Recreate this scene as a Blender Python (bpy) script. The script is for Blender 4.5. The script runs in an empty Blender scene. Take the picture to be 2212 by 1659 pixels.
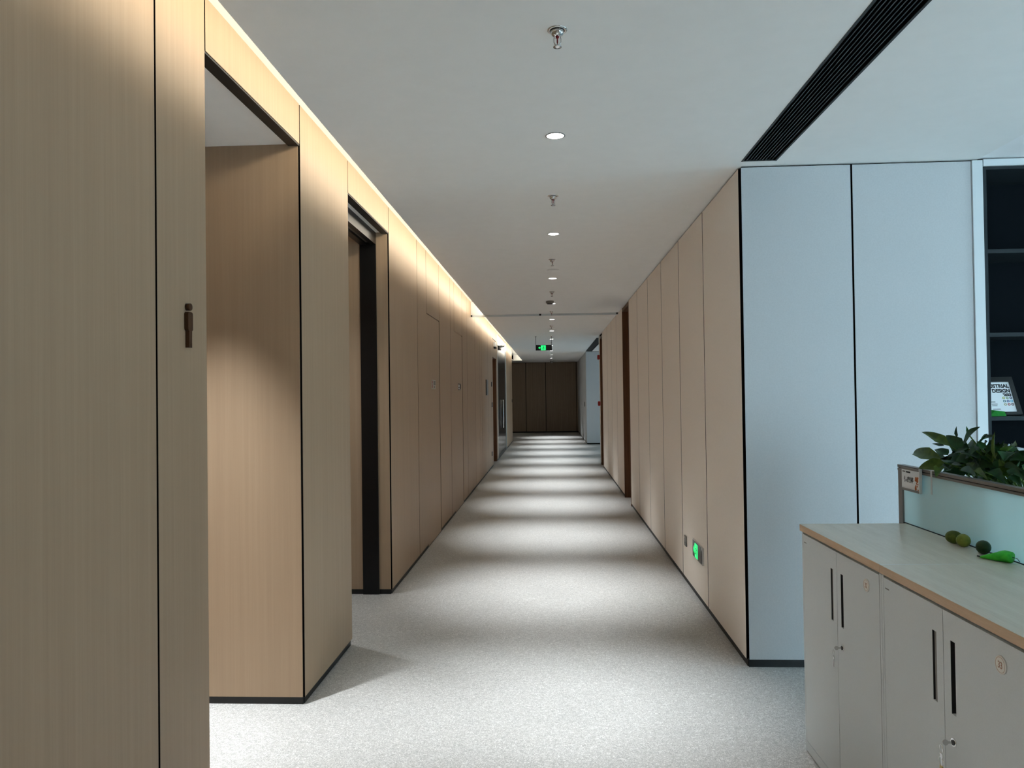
import bpy, math, random
from mathutils import Vector, Matrix

random.seed(11)
SC = bpy.context.scene
COL = SC.collection

# ------------------------------------------------------------------ camera
F_PX, IMG_W, IMG_H = 1620.0, 2212.0, 1659.0
cam_data = bpy.data.cameras.new('camera')
cam_data.sensor_fit = 'HORIZONTAL'
cam_data.sensor_width = 36.0
cam_data.lens = 36.0 * F_PX / IMG_W
cam_data.clip_start = 0.05
cam_data.clip_end = 200
cam = bpy.data.objects.new('camera', cam_data)
COL.objects.link(cam)
# the corridor axis (+Y) vanishes at (1189.3, 851) and the phone is rolled by 0.0139 rad
y_c = Vector(((1189.3 - IMG_W / 2) / F_PX, -(851.0 - IMG_H / 2) / F_PX, -1)).normalized()
z_c = Vector((-0.0139, 1, 0)); z_c = (z_c - y_c * z_c.dot(y_c)).normalized()
x_c = y_c.cross(z_c)
rot = Matrix((x_c, y_c, z_c)).to_4x4()
cam.matrix_world = Matrix.Translation((0, 0, 1.70)) @ rot
SC.camera = cam

# ------------------------------------------------------------------ colour helpers
def lin(c):
    c /= 255.0
    return c / 12.92 if c <= 0.04045 else ((c + 0.055) / 1.055) ** 2.4
def rgb(r, g, b):
    return (lin(r), lin(g), lin(b), 1.0)

# ------------------------------------------------------------------ world, exposure
SC.view_settings.view_transform = 'Standard'
SC.view_settings.look = 'None'
SC.view_settings.gamma = 1.0
SC.view_settings.use_curve_mapping = False
SC.view_settings.exposure = 1.14
world = bpy.data.worlds.new('overcast_sky')
SC.world = world
world.use_nodes = True
bg = world.node_tree.nodes['Background']
bg.inputs['Color'].default_value = (0.58, 0.81, 0.97, 1)
bg.inputs['Strength'].default_value = 5.4
SPOT_W = 272.0          # each corridor downlight
COVE_W_PER_M = 2.1    # LED strip above the left wall
def portal(name, loc, rot_e, sx, sy):
    l = bpy.data.lights.new(name, 'AREA'); l.shape = 'RECTANGLE'; l.size = sx; l.size_y = sy
    l.cycles.is_portal = True
    o = bpy.data.objects.new(name, l); COL.objects.link(o); o.location = loc; o.rotation_euler = rot_e
    return o
# daylight enters through the windows of the two bays on the right (sampling portals in their openings)
portal('window_daylight', (4.6, -4.29, 1.575), (math.radians(90), 0, math.radians(180)), 4.4, 2.95)
portal('window_daylight', (6.98, 3.4, 1.575), (0, math.radians(90), 0), 2.95, 1.4)
portal('window_daylight', (4.98, 22.0, 1.575), (0, math.radians(90), 0), 2.95, 1.2)

# ------------------------------------------------------------------ materials
MATS = {}
def mat(name, col=(0.8, 0.8, 0.8, 1), rough=0.5, metal=0.0, emis=None, estr=0.0, spec=0.5):
    if name in MATS: return MATS[name]
    m = bpy.data.materials.new(name); m.use_nodes = True
    b = m.node_tree.nodes['Principled BSDF']
    b.inputs['Base Color'].default_value = col
    b.inputs['Roughness'].default_value = rough
    b.inputs['Metallic'].default_value = metal
    b.inputs['Specular IOR Level'].default_value = spec
    if emis:
        b.inputs['Emission Color'].default_value = emis
        b.inputs['Emission Strength'].default_value = estr
    MATS[name] = m
    return m

def nodes_of(m):
    nt = m.node_tree
    return nt, nt.nodes, nt.links, nt.nodes['Principled BSDF']

def ramp(ns, stops):
    r = ns.new('ShaderNodeValToRGB')
    el = r.color_ramp.elements
    while len(el) < len(stops): el.new(0.5)
    for e, (p, c) in zip(el, stops):
        e.position = p; e.color = c
    return r

def wood(name, dark, mid, light, scale=(38, 38, 0.9), rough=0.5, spec=0.35, vary=0.10, bump=0.06):
    m = mat(name, rough=rough, spec=spec)
    nt, ns, lk, b = nodes_of(m)
    g = ns.new('ShaderNodeNewGeometry')
    oi = ns.new('ShaderNodeObjectInfo')
    mp = ns.new('ShaderNodeMapping'); mp.inputs['Scale'].default_value = scale
    off = ns.new('ShaderNodeVectorMath'); off.operation = 'SCALE'; off.inputs[0].default_value = (3.1, 7.7, 11.3)
    lk.new(oi.outputs['Random'], off.inputs['Scale'])
    add = ns.new('ShaderNodeVectorMath'); add.operation = 'ADD'
    lk.new(g.outputs['Position'], add.inputs[0]); lk.new(off.outputs[0], add.inputs[1])
    lk.new(add.outputs[0], mp.inputs['Vector'])
    n1 = ns.new('ShaderNodeTexNoise'); n1.inputs['Scale'].default_value = 1.0; n1.inputs['Detail'].default_value = 4; n1.inputs['Distortion'].default_value = 0.35
    lk.new(mp.outputs[0], n1.inputs['Vector'])
    mp2 = ns.new('ShaderNodeMapping'); mp2.inputs['Scale'].default_value = (scale[0] * 9, scale[1] * 9, scale[2] * 5)
    lk.new(add.outputs[0], mp2.inputs['Vector'])
    n2 = ns.new('ShaderNodeTexNoise'); n2.inputs['Scale'].default_value = 1.0; n2.inputs['Detail'].default_value = 2
    lk.new(mp2.outputs[0], n2.inputs['Vector'])
    mx = ns.new('ShaderNodeMix'); mx.data_type = 'FLOAT'; mx.inputs[0].default_value = 0.4
    lk.new(n1.outputs['Fac'], mx.inputs[2]); lk.new(n2.outputs['Fac'], mx.inputs[3])
    r = ramp(ns, [(0.30, dark), (0.5, mid), (0.68, light)])
    lk.new(mx.outputs[0], r.inputs['Fac'])
    hv = ns.new('ShaderNodeHueSaturation')
    mr = ns.new('ShaderNodeMapRange'); mr.inputs['To Min'].default_value = 1 - vary; mr.inputs['To Max'].default_value = 1 + vary
    lk.new(oi.outputs['Random'], mr.inputs['Value']); lk.new(mr.outputs[0], hv.inputs['Value'])
    lk.new(r.outputs['Color'], hv.inputs['Color']); lk.new(hv.outputs['Color'], b.inputs['Base Color'])
    bp = ns.new('ShaderNodeBump'); bp.inputs['Strength'].default_value = bump; bp.inputs['Distance'].default_value = 0.002
    lk.new(n2.outputs['Fac'], bp.inputs['Height']); lk.new(bp.outputs[0], b.inputs['Normal'])
    return m

M_WOOD = wood('oak_laminate', rgb(163, 138, 113), rgb(168, 143, 117), rgb(173, 148, 122), scale=(50, 50, 0.55), vary=0.025)
M_WOOD_DARK = wood('brown_veneer', rgb(88, 58, 36), rgb(108, 72, 46), rgb(124, 86, 56), vary=0.03)
M_WALNUT = wood('dark_end_wall_veneer', rgb(140, 121, 101), rgb(152, 133, 112), rgb(164, 145, 123), vary=0.03)
M_TOP = wood('grey_oak_top', rgb(214, 206, 190), rgb(226, 219, 204), rgb(234, 228, 214), scale=(22, 1.6, 20), rough=0.32, spec=0.5, vary=0.0, bump=0.03)
M_EDGE = wood('tan_edge_band', rgb(198, 168, 136), rgb(208, 178, 146), rgb(216, 187, 155), scale=(30, 3, 60), rough=0.5, vary=0.0, bump=0.02)

def speckle(name, c0, c1, rough=0.6, scale=55.0, bump=0.0):
    m = mat(name, rough=rough, spec=0.3)
    nt, ns, lk, b = nodes_of(m)
    g = ns.new('ShaderNodeNewGeometry')
    n = ns.new('ShaderNodeTexNoise'); n.inputs['Scale'].default_value = scale; n.inputs['Detail'].default_value = 3; n.inputs['Roughness'].default_value = 0.6
    lk.new(g.outputs['Position'], n.inputs['Vector'])
    r = ramp(ns, [(0.35, c0), (0.65, c1)])
    lk.new(n.outputs['Fac'], r.inputs['Fac']); lk.new(r.outputs['Color'], b.inputs['Base Color'])
    if bump:
        bp = ns.new('ShaderNodeBump'); bp.inputs['Strength'].default_value = bump; bp.inputs['Distance'].default_value = 0.002
        lk.new(n.outputs['Fac'], bp.inputs['Height']); lk.new(bp.outputs[0], b.inputs['Normal'])
    return m
M_FACE = speckle('cool_grey_panel', rgb(188, 190, 191), rgb(193, 195, 196), rough=0.7, scale=120)
M_PANEL = speckle('beige_fabric_panel', rgb(243, 233, 222), rgb(246, 236, 225), rough=0.7, scale=120)
M_CEIL = speckle('ceiling_paint', rgb(244, 243, 240), rgb(246, 245, 242), rough=0.8, scale=8)

def floor_material():
    m = mat('speckled_vinyl', rough=0.55, spec=0.3)
    nt, ns, lk, b = nodes_of(m)
    g = ns.new('ShaderNodeNewGeometry')
    n1 = ns.new('ShaderNodeTexNoise'); n1.inputs['Scale'].default_value = 45; n1.inputs['Detail'].default_value = 3; n1.inputs['Distortion'].default_value = 1.6
    n2 = ns.new('ShaderNodeTexNoise'); n2.inputs['Scale'].default_value = 105; n2.inputs['Detail'].default_value = 2; n2.inputs['Distortion'].default_value = 2.2
    n3 = ns.new('ShaderNodeTexNoise'); n3.inputs['Scale'].default_value = 1.3; n3.inputs['Detail'].default_value = 2
    for n in (n1, n2, n3): lk.new(g.outputs['Position'], n.inputs['Vector'])
    r1 = ramp(ns, [(0.30, rgb(158, 157, 154)), (0.48, rgb(178, 177, 174)), (0.60, rgb(188, 187, 184)), (0.72, rgb(214, 213, 210))])
    lk.new(n1.outputs['Fac'], r1.inputs['Fac'])
    r2 = ramp(ns, [(0.36, rgb(146, 145, 143)), (0.52, rgb(182, 181, 178)), (0.62, rgb(244, 243, 240))])
    lk.new(n2.outputs['Fac'], r2.inputs['Fac'])
    mx = ns.new('ShaderNodeMix'); mx.data_type = 'RGBA'; mx.inputs[0].default_value = 0.55
    lk.new(r1.outputs['Color'], mx.inputs[6]); lk.new(r2.outputs['Color'], mx.inputs[7])
    r3 = ramp(ns, [(0.3, (0.93, 0.93, 0.93, 1)), (0.7, (1, 1, 1, 1))]); lk.new(n3.outputs['Fac'], r3.inputs['Fac'])
    ml = ns.new('ShaderNodeMix'); ml.data_type = 'RGBA'; ml.blend_type = 'MULTIPLY'; ml.inputs[0].default_value = 1.0
    lk.new(mx.outputs[2], ml.inputs[6]); lk.new(r3.outputs['Color'], ml.inputs[7])
    lk.new(ml.outputs[2], b.inputs['Base Color'])
    bp = ns.new('ShaderNodeBump'); bp.inputs['Strength'].default_value = 0.12; bp.inputs['Distance'].default_value = 0.001
    lk.new(n2.outputs['Fac'], bp.inputs['Height']); lk.new(bp.outputs[0], b.inputs['Normal'])
    return m
M_FLOOR = floor_material()
M_BLACK = mat('black_paint', rgb(14, 14, 15), 0.5)
M_JOINT = mat('black_joint', rgb(10, 9, 9), 0.9, spec=0.0)
M_BLACK_METAL = mat('black_metal', rgb(16, 16, 18), 0.35, 0.3)
M_WHITE = mat('white_paint', rgb(226, 226, 224), 0.6)
M_STEEL = mat('brushed_steel', rgb(200, 200, 200), 0.22, 1.0)
M_RAIL = mat('pale_satin_steel', rgb(206, 214, 218), 0.3, 0.55)
M_CHROME = mat('chrome', rgb(215, 215, 215), 0.08, 1.0)
M_ALU = mat('grey_aluminium', rgb(138, 134, 130), 0.4, 0.35)
M_WHITE_ALU = mat('white_aluminium', rgb(206, 212, 214), 0.4, 0.0)
M_CAB = speckle('grey_powder_coat', rgb(211, 217, 219), rgb(215, 221, 223), rough=0.45, scale=300)
M_SLOT = mat('dark_slot', rgb(34, 34, 34), 0.5)
M_SHELF = mat('charcoal_board', rgb(34, 42, 46), 0.6, spec=0.2)
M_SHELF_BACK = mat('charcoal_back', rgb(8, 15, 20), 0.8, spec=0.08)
M_BADGE = mat('ivory_plastic', rgb(232, 228, 220), 0.4)
M_INK = mat('brown_ink', rgb(176, 138, 118), 0.6)
M_TEXT = mat('black_ink', rgb(18, 18, 22), 0.6)
M_PAPER = mat('white_paper', rgb(235, 238, 240), 0.6)
M_BRONZE = mat('dark_bronze', rgb(84, 62, 46), 0.3, 0.8)
M_RED = mat('red_plastic', rgb(160, 26, 20), 0.4)
M_BULB = mat('red_glass_bulb', rgb(120, 10, 16), 0.15)
M_GREEN_LIT = mat('lit_green', rgb(20, 190, 90), 0.4, emis=rgb(30, 235, 110), estr=0.85)
M_LAMP = mat('lamp_diffuser', rgb(255, 255, 255), 0.5, emis=(1.0, 0.98, 0.95, 1), estr=9.0)
M_LED = mat('led_strip_face', rgb(255, 240, 205), 0.5, emis=(1.0, 0.86, 0.62, 1), estr=1.0)
M_SIGN_BLACK = mat('sign_black', rgb(20, 22, 21), 0.3)
M_GREY_PLASTIC = mat('grey_plastic', rgb(120, 118, 114), 0.5)
M_DARK_PLASTIC = mat('dark_plastic', rgb(40, 38, 36), 0.5)
M_MUSTARD = mat('mustard', rgb(196, 176, 70), 0.6)
M_ORANGE = mat('orange_ink', rgb(206, 110, 50), 0.6)
M_SOIL = mat('soil', rgb(38, 28, 20), 0.95)
M_LIME = speckle('lime_skin', rgb(62, 84, 24), rgb(96, 112, 36), rough=0.45, scale=45, bump=0.2)
M_LIME2 = speckle('lime_skin_yellowish', rgb(108, 122, 40), rgb(140, 150, 62), rough=0.45, scale=45, bump=0.2)
M_LIME3 = speckle('lime_skin_dark', rgb(30, 58, 30), rgb(52, 76, 36), rough=0.45, scale=45, bump=0.2)
M_POUCH = speckle('green_pouch_fabric', rgb(46, 190, 44), rgb(84, 226, 70), rough=0.5, scale=20)
M_GREEN_PAPER = mat('green_paper', rgb(24, 130, 40), 0.6)
M_TOTE = speckle('pale_grey_canvas', rgb(196, 204, 208), rgb(210, 216, 220), rough=0.8, scale=40)

def leaf_material(name, c0, c1):
    m = mat(name, rough=0.5, spec=0.25)
    nt, ns, lk, b = nodes_of(m)
    g = ns.new('ShaderNodeNewGeometry')
    n = ns.new('ShaderNodeTexNoise'); n.inputs['Scale'].default_value = 30
    lk.new(g.outputs['Position'], n.inputs['Vector'])
    r = ramp(ns, [(0.3, c0), (0.7, c1)]); lk.new(n.outputs['Fac'], r.inputs['Fac'])
    lk.new(r.outputs['Color'], b.inputs['Base Color'])
    return m
M_LEAF = leaf_material('leaf_green', rgb(14, 50, 20), rgb(30, 76, 30))
M_LEAF2 = leaf_material('leaf_olive', rgb(48, 76, 18), rgb(78, 104, 30))

def frosted_glass():
    m = mat('frosted_glass'); nt, ns, lk, b = nodes_of(m)
    b.inputs['Base Color'].default_value = rgb(224, 242, 242); b.inputs['Roughness'].default_value = 0.35
    t = ns.new('ShaderNodeBsdfTranslucent'); t.inputs['Color'].default_value = rgb(232, 250, 250)
    mx = ns.new('ShaderNodeMixShader'); mx.inputs[0].default_value = 0.45
    lk.new(b.outputs[0], mx.inputs[1]); lk.new(t.outputs[0], mx.inputs[2])
    lk.new(mx.outputs[0], ns['Material Output'].inputs['Surface'])
    return m
M_FROST = frosted_glass()
def clear_pane(name, tint, gloss):
    m = mat(name); nt, ns, lk, b = nodes_of(m)
    b.inputs['Base Color'].default_value = (0.02, 0.02, 0.02, 1); b.inputs['Roughness'].default_value = 0.03
    t = ns.new('ShaderNodeBsdfTransparent'); t.inputs['Color'].default_value = tint
    mx = ns.new('ShaderNodeMixShader'); mx.inputs[0].default_value = 1 - gloss
    lk.new(b.outputs[0], mx.inputs[1]); lk.new(t.outputs[0], mx.inputs[2])
    lk.new(mx.outputs[0], ns['Material Output'].inputs['Surface'])
    return m
M_PANE = clear_pane('window_glass', (0.95, 0.97, 0.97, 1), 0.08)
M_DARKGLASS = mat('dark_tinted_glass', rgb(26, 24, 22), 0.18, spec=0.25)
M_ACRYLIC = clear_pane('clear_acrylic', (0.9, 0.92, 0.92, 1), 0.2)

# ------------------------------------------------------------------ mesh helpers
class MB:
    def __init__(s): s.v = []; s.f = []; s.smooth = []
    def raw(s, verts, faces, smooth=False):
        o = len(s.v); s.v += [tuple(v) for v in verts]
        for f in faces: s.f.append([i + o for i in f]); s.smooth.append(smooth)
        return s
    def box(s, x0, x1, y0, y1, z0, z1):
        return s.raw([(x0, y0, z0), (x1, y0, z0), (x1, y1, z0), (x0, y1, z0), (x0, y0, z1), (x1, y0, z1), (x1, y1, z1), (x0, y1, z1)],
                     [(0, 3, 2, 1), (4, 5, 6, 7), (0, 1, 5, 4), (1, 2, 6, 5), (2, 3, 7, 6), (3, 0, 4, 7)])
    def lathe(s, prof, n=20, c=(0, 0, 0), axis='z', closed=True):
        vs = []; fs = []
        for (r, h) in prof:
            for i in range(n):
                a = 2 * math.pi * i / n
                u, w = r * math.cos(a), r * math.sin(a)
                p = {'z': (u, w, h), 'x': (h, u, w), 'y': (w, h, u)}[axis]
                vs.append((p[0] + c[0], p[1] + c[1], p[2] + c[2]))
        for k in range(len(prof) - 1):
            for i in range(n):
                j = (i + 1) % n
                fs.append((k * n + i, k * n + j, (k + 1) * n + j, (k + 1) * n + i))
        s.raw(vs, fs, True)
        o = len(s.v) - len(vs)
        if closed:
            s.f.append([o + i for i in reversed(range(n))]); s.smooth.append(False)
            s.f.append([o + (len(prof) - 1) * n + i for i in range(n)]); s.smooth.append(False)
        return s
    def tube(s, pts, r, n=8, closed=False):
        pts = [Vector(p) for p in pts]; m = len(pts); vs = []; fs = []
        for k, p in enumerate(pts):
            a = pts[(k - 1) % m] if (k > 0 or closed) else pts[k]
            b = pts[(k + 1) % m] if (k < m - 1 or closed) else pts[k]
            d = (b - a).normalized()
            u = d.orthogonal().normalized() if k == 0 else (u - d * u.dot(d)).normalized()
            w = d.cross(u)
            for i in range(n):
                t = 2 * math.pi * i / n
                vs.append(p + (u * math.cos(t) + w * math.sin(t)) * r)
        for k in range(m if closed else m - 1):
            k2 = (k + 1) % m
            for i in range(n):
                j = (i + 1) % n
                fs.append((k * n + i, k * n + j, k2 * n + j, k2 * n + i))
        if not closed:
            fs.append(tuple(reversed(range(n)))); fs.append(tuple((m - 1) * n + i for i in range(n)))
        return s.raw(vs, fs, True)
    def prism(s, poly, a0, a1, axis='x'):
        """extrude a 2D polygon; axis x: (y,z), axis y: (x,z), axis z: (x,y)"""
        n = len(poly)
        def P(p, h):
            return {'x': (h, p[0], p[1]), 'y': (p[0], h, p[1]), 'z': (p[0], p[1], h)}[axis]
        vs = [P(p, a0) for p in poly] + [P(p, a1) for p in poly]
        fs = [tuple(reversed(range(n))), tuple(range(n, 2 * n))] + [(i, (i + 1) % n, n + (i + 1) % n, n + i) for i in range(n)]
        return s.raw(vs, fs)
    def mesh(s, name):
        me = bpy.data.meshes.new(name)
        me.from_pydata(s.v, [], s.f)
        me.polygons.foreach_set('use_smooth', s.smooth)
        me.update()
        return me
    def build(s, name, m, parent=None, origin=None):
        """origin: world point the vertices are made relative to (defaults to the parent's place)"""
        o = Vector(origin) if origin is not None else Vector((0, 0, 0))
        if o.length: s.v = [tuple(Vector(v) - o) for v in s.v]
        ob = bpy.data.objects.new(name, s.mesh(name))
        ob.data.materials.append(m)
        COL.objects.link(ob)
        if parent is not None: ob.parent = parent
        elif origin is not None: ob.location = o
        return ob

def tag(o, label, cat, group=None, kind=None):
    o['label'] = label; o['category'] = cat
    if group: o['group'] = group
    if kind: o['kind'] = kind
    return o
def struct(o, label, cat): return tag(o, label, cat, kind='structure')
def empty(name, loc=(0, 0, 0), rz=0.0):
    o = bpy.data.objects.new(name, None); COL.objects.link(o)
    o.location = loc; o.rotation_euler = (0, 0, rz); o.empty_display_size = 0.1
    return o
def copy_tree(o, parent=None):
    c = o.copy(); COL.objects.link(c)
    if parent is not None: c.parent = parent
    for ch in list(o.children): copy_tree(ch, c)
    return c
def bevel(o, w=0.002, seg=2):
    md = o.modifiers.new('bevel', 'BEVEL'); md.width = w; md.segments = seg; md.limit_method = 'ANGLE'
    return o
ORD = ['nearest', 'second', 'third', 'fourth', 'fifth', 'sixth', 'seventh', 'eighth', 'ninth', 'tenth', 'eleventh', 'twelfth']

def text_mesh(name, s, size, m, parent, mw, align='LEFT', extrude=0.0004, bold=0.0, spacing=1.0, xscale=1.0):
    cu = bpy.data.curves.new(name, 'FONT'); cu.body = s; cu.size = size; cu.extrude = extrude
    cu.align_x = align; cu.offset = bold; cu.space_character = spacing; cu.resolution_u = 3
    t = bpy.data.objects.new(name, cu); COL.objects.link(t)
    bpy.context.view_layer.update()
    me = bpy.data.meshes.new_from_object(t.evaluated_get(bpy.context.evaluated_depsgraph_get()))
    bpy.data.objects.remove(t)
    me.transform(mw @ Matrix.Diagonal((xscale, 1, 1, 1)))
    me.name = name
    o = bpy.data.objects.new(name, me); me.materials.clear(); me.materials.append(m)
    COL.objects.link(o); o.parent = parent
    return o
def frame_mat(origin, xdir, ydir):
    x = Vector(xdir).normalized(); y = Vector(ydir).normalized(); z = x.cross(y)
    m = Matrix((x, y, z)).transposed().to_4x4(); m.translation = Vector(origin)
    return m

def black_edges(o, faces):
    o.data.materials.append(M_JOINT)
    for i in faces: o.data.polygons[i].material_index = 1
    return o
# ------------------------------------------------------------------ main dimensions (metres)
XL, XR, ZC = -1.38, 1.188, 3.10       # left wall face, right wall face, ceiling
YF = 4.71                             # wall of the bay that faces the camera
GAP = 0.012                           # shadow joint between panels
Z_TOP = 3.335                         # top of the oak panels inside the cove

# ------------------------------------------------------------------ floor, ceiling, roof
fl = MB().box(-4.7, 7.3, -4.6, 33.5, -0.12, 0.0).build('floor', M_FLOOR)
struct(fl, 'grey speckled vinyl floor running down the corridor', 'floor')

ce = MB()
ce.box(-1.15, 1.178, -4.4, 33.3, ZC, ZC + 0.018)                 # corridor ceiling, left edge free over the cove gap
ce.box(1.178, 1.39, 4.615, 19.0, ZC, ZC + 0.018); ce.box(1.178, 1.39, -4.4, -1.2, ZC, ZC + 0.018)
ce.box(1.178, 1.39, 25.0, 33.3, ZC, ZC + 0.018)
ce.box(1.39, 2.63, -4.4, 4.73, ZC, ZC + 0.018); ce.box(1.39, 7.1, 17.9, 33.3, ZC, ZC + 0.018)
ceiling = ce.build('ceiling', M_CEIL)
struct(ceiling, 'grey-white plasterboard ceiling over corridor and bays', 'ceiling')
MB().box(2.63, 7.1, -4.4, 4.73, ZC + 0.007, ZC + 0.03).build('raised_panel', mat('daylit_ceiling_white', rgb(253, 253, 253), 0.6), ceiling)  # whiter base colour stands in for daylight on this ceiling patch
rf = MB().box(-4.8, 7.4, -4.7, 33.6, 3.42, 3.55).build('ceiling_slab', M_WHITE)
struct(rf, 'concrete slab hidden above the ceiling', 'ceiling')
cv = MB()
cv.box(-1.52, -0.62, -4.4, 31.05, Z_TOP, Z_TOP + 0.03)           # cove lid
cv.box(-0.65, -0.62, -4.4, 31.05, ZC + 0.018, Z_TOP)             # cove back
cv.box(-1.38, -0.62, 13.125, 13.145, ZC + 0.018, Z_TOP)          # closing panel at the metal rail
cv.box(-1.38, -1.15, 13.125, 13.145, ZC, ZC + 0.018)
cv.box(-1.52, -0.62, 31.03, 31.06, ZC, Z_TOP + 0.03)
cove = cv.build('trim_1', M_WHITE)
struct(cove, 'white light cove along the top of the oak wall', 'cove')
sc2 = MB().box(-4.6, -1.52, 26.95, 33.3, ZC, ZC + 0.018).box(-1.52, -1.15, 31.06, 33.3, ZC, ZC + 0.018).build('ceiling_piece', M_CEIL, ceiling)

# LED strips lying in the cove
for i, (y0, y1) in enumerate(((-4.3, 13.1), (13.17, 31.0))):
    t = empty('led_strip', (-1.085, (y0 + y1) / 2, ZC + 0.018))
    tag(t, ('warm white LED strip hidden in the cove, nearer half' if i == 0 else 'warm white LED strip hidden in the cove, farther half'), 'LED strip', 'cove LED strips')
    L = y1 - y0
    MB().box(0.0, 0.018, -L / 2, L / 2, 0.0, 0.150).build('profile', M_WHITE, t)
    MB().box(-0.002, 0.0, -L / 2, L / 2, 0.052, 0.145).build('strip', M_LED, t)
    l = bpy.data.lights.new('strip_light', 'AREA'); l.shape = 'RECTANGLE'; l.size = 0.09; l.size_y = L
    l.energy = COVE_W_PER_M * L; l.color = (1.0, 0.94, 0.79)
    lo = bpy.data.objects.new('strip_light', l); COL.objects.link(lo); lo.parent = t
    lo.location = (-0.004, 0, 0.098)
    # emits towards the wall and upwards (light's -Z axis)
    lo.rotation_euler = (0, math.radians(98), 0)

# ------------------------------------------------------------------ left wall
wl = MB()
SEG = [(-4.4, 2.953), (4.115, 5.10), (6.41, 17.93), (19.12, 19.60), (23.36, 26.95)]
for (a, b) in SEG: wl.box(XL - 0.14, XL - 0.02, a + 0.006, b - 0.006, 0.0, Z_TOP)
for (a, b) in ((2.953, 4.115), (5.10, 6.41)): wl.box(XL - 0.14, XL - 0.02, a - 0.01, b + 0.01, 3.125, Z_TOP)
wl.box(XL - 0.14, XL - 0.02, 17.9, 19.13, 2.62, Z_TOP)
wl.box(XL - 0.14, XL - 0.02, 19.59, 23.37, 3.3, Z_TOP)
wall_left = wl.build('wall_left', M_JOINT)
struct(wall_left, 'oak panelled left corridor wall with black shadow joints', 'wall')
PZ0 = 0.042
def lpanel(a, b, z0=PZ0, z1=Z_TOP, m=M_WOOD, name='panel'):
    g = GAP / 2
    return black_edges(MB().box(XL - 0.02, XL, a + g, b - g, z0, z1).build(name, m, wall_left), (2, 4))
for a, b in ((-3.2, -1.6), (-1.6, 0.35), (0.35, 1.46), (1.46, 2.566), (2.566, 2.953 + 0.003)): lpanel(a, b)
lpanel(2.953, 4.103, 3.112); lpanel(4.103, 5.10 + 0.003)
lpanel(5.10, 6.398, 3.112)
for a, b in ((6.398, 7.77), (7.77, 8.35), (9.31, 10.355), (10.355, 10.77), (11.74, 12.42), (12.42, 13.73), (13.73, 14.64),
             (14.64, 15.05), (15.05, 16.56), (16.56, 17.45), (17.45, 17.935)): lpanel(a, b)
lpanel(8.35, 9.31, 2.63); lpanel(10.77, 11.74, 2.63)
lpanel(17.93, 19.12, 2.612)
lpanel(19.12, 19.60); lpanel(19.6, 23.36, 3.295)
for a, b in ((23.36, 24.3), (24.3, 25.6), (25.6, 26.955)): lpanel(a, b)
# black recessed plinth
bb = MB()
for (a, b) in SEG: bb.box(XL - 0.03, XL - 0.008, a + 0.012, b - 0.012, 0.0, 0.046)
struct(bb.build('baseboard_left', M_BLACK), 'black recessed plinth under the oak wall', 'baseboard')

# door leaves flush in the oak wall
for n, (a, b, lab) in enumerate(((8.35, 9.31, 'flush oak door with white sign beside narrow panel'), (10.77, 11.74, 'flush oak door farther along, before the ceiling rail'))):
    d = MB().box(XL - 0.045, XL - 0.003, a + 0.004, b - 0.004, 0.012, 2.622).build('door_%d' % (n + 1), M_WOOD)
    struct(d, lab, 'door')

# ------------------------------------------------------------------ recess 1 (washroom entrance)
r1 = empty('wall_recess', (XL, 3.5, 0))
struct(r1, 'oak lined washroom entrance recess nearest the camera', 'wall')
O = (XL, 3.5, 0)
MB().box(-3.2, XL - 0.011, 4.104, 4.135, 0.042, 3.125).build('far_jamb', M_WOOD, r1, O)
MB().box(-3.2, XL - 0.02, 2.933, 2.953, 0.042, 3.125).build('near_jamb', M_WOOD, r1, O)
MB().box(-3.22, -3.2, 2.9, 4.15, 0.0, 3.125).build('back_panel', M_WOOD, r1, O)
MB().box(-3.2, XL - 0.03, 2.93, 4.14, 3.115, 3.135).build('soffit', M_CEIL, r1, O)
MB().box(XL - 0.065, XL - 0.004, 2.953, 4.115, 3.104, 3.125).build('black_trim', M_BLACK, r1, O)
MB().box(-3.2, XL - 0.012, 4.112, 4.14, 0.0, 0.046).box(-3.2, XL - 0.03, 2.92, 2.946, 0.0, 0.044).build('plinth', M_BLACK, r1, O)

# recess 2 with the black door portal
r2 = empty('wall_recess', (XL, 5.75, 0))
struct(r2, 'oak lined doorway recess with a black metal portal', 'wall')
O = (XL, 5.75, 0)
MB().box(-3.2, XL - 0.011, 6.399, 6.43, 0.042, 3.125).build('far_jamb', M_WOOD, r2, O)
MB().box(-3.2, XL - 0.02, 5.08, 5.10, 0.042, 3.125).build('near_jamb', M_WOOD, r2, O)
MB().box(-3.22, -3.2, 5.05, 6.45, 0.0, 3.125).build('back_panel', M_WOOD, r2, O)
MB().box(-3.2, XL - 0.03, 5.08, 6.43, 3.115, 3.135).build('soffit', M_CEIL, r2, O)
MB().box(XL - 0.065, XL - 0.004, 5.10, 6.41, 3.104, 3.125).build('black_trim', M_BLACK, r2, O)
MB().box(-3.2, XL - 0.012, 6.40, 6.435, 0.0, 0.044).build('plinth', M_BLACK, r2, O)
dp = empty('door_3', (XL - 0.17, 5.75, 0))
struct(dp, 'black metal sliding door portal in the second recess', 'door')
O = (XL - 0.17, 5.75, 0)
MB().box(XL - 0.25, XL - 0.11, 6.385, 6.412, 0.0, 3.116).build('frame_post', M_BLACK_METAL, dp, O)
MB().box(XL - 0.25, XL - 0.11, 5.098, 5.14, 0.0, 3.116).build('frame_post', M_BLACK_METAL, dp, O)
MB().box(XL - 0.155, XL - 0.11, 5.14, 6.385, 3.01, 3.116).box(XL - 0.25, XL - 0.195, 5.14, 6.385, 3.01, 3.116).build('frame_head', M_BLACK_METAL, dp, O)
MB().box(XL - 0.195, XL - 0.155, 5.14, 6.385, 3.03, 3.05).build('track', M_ALU, dp, O)

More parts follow.
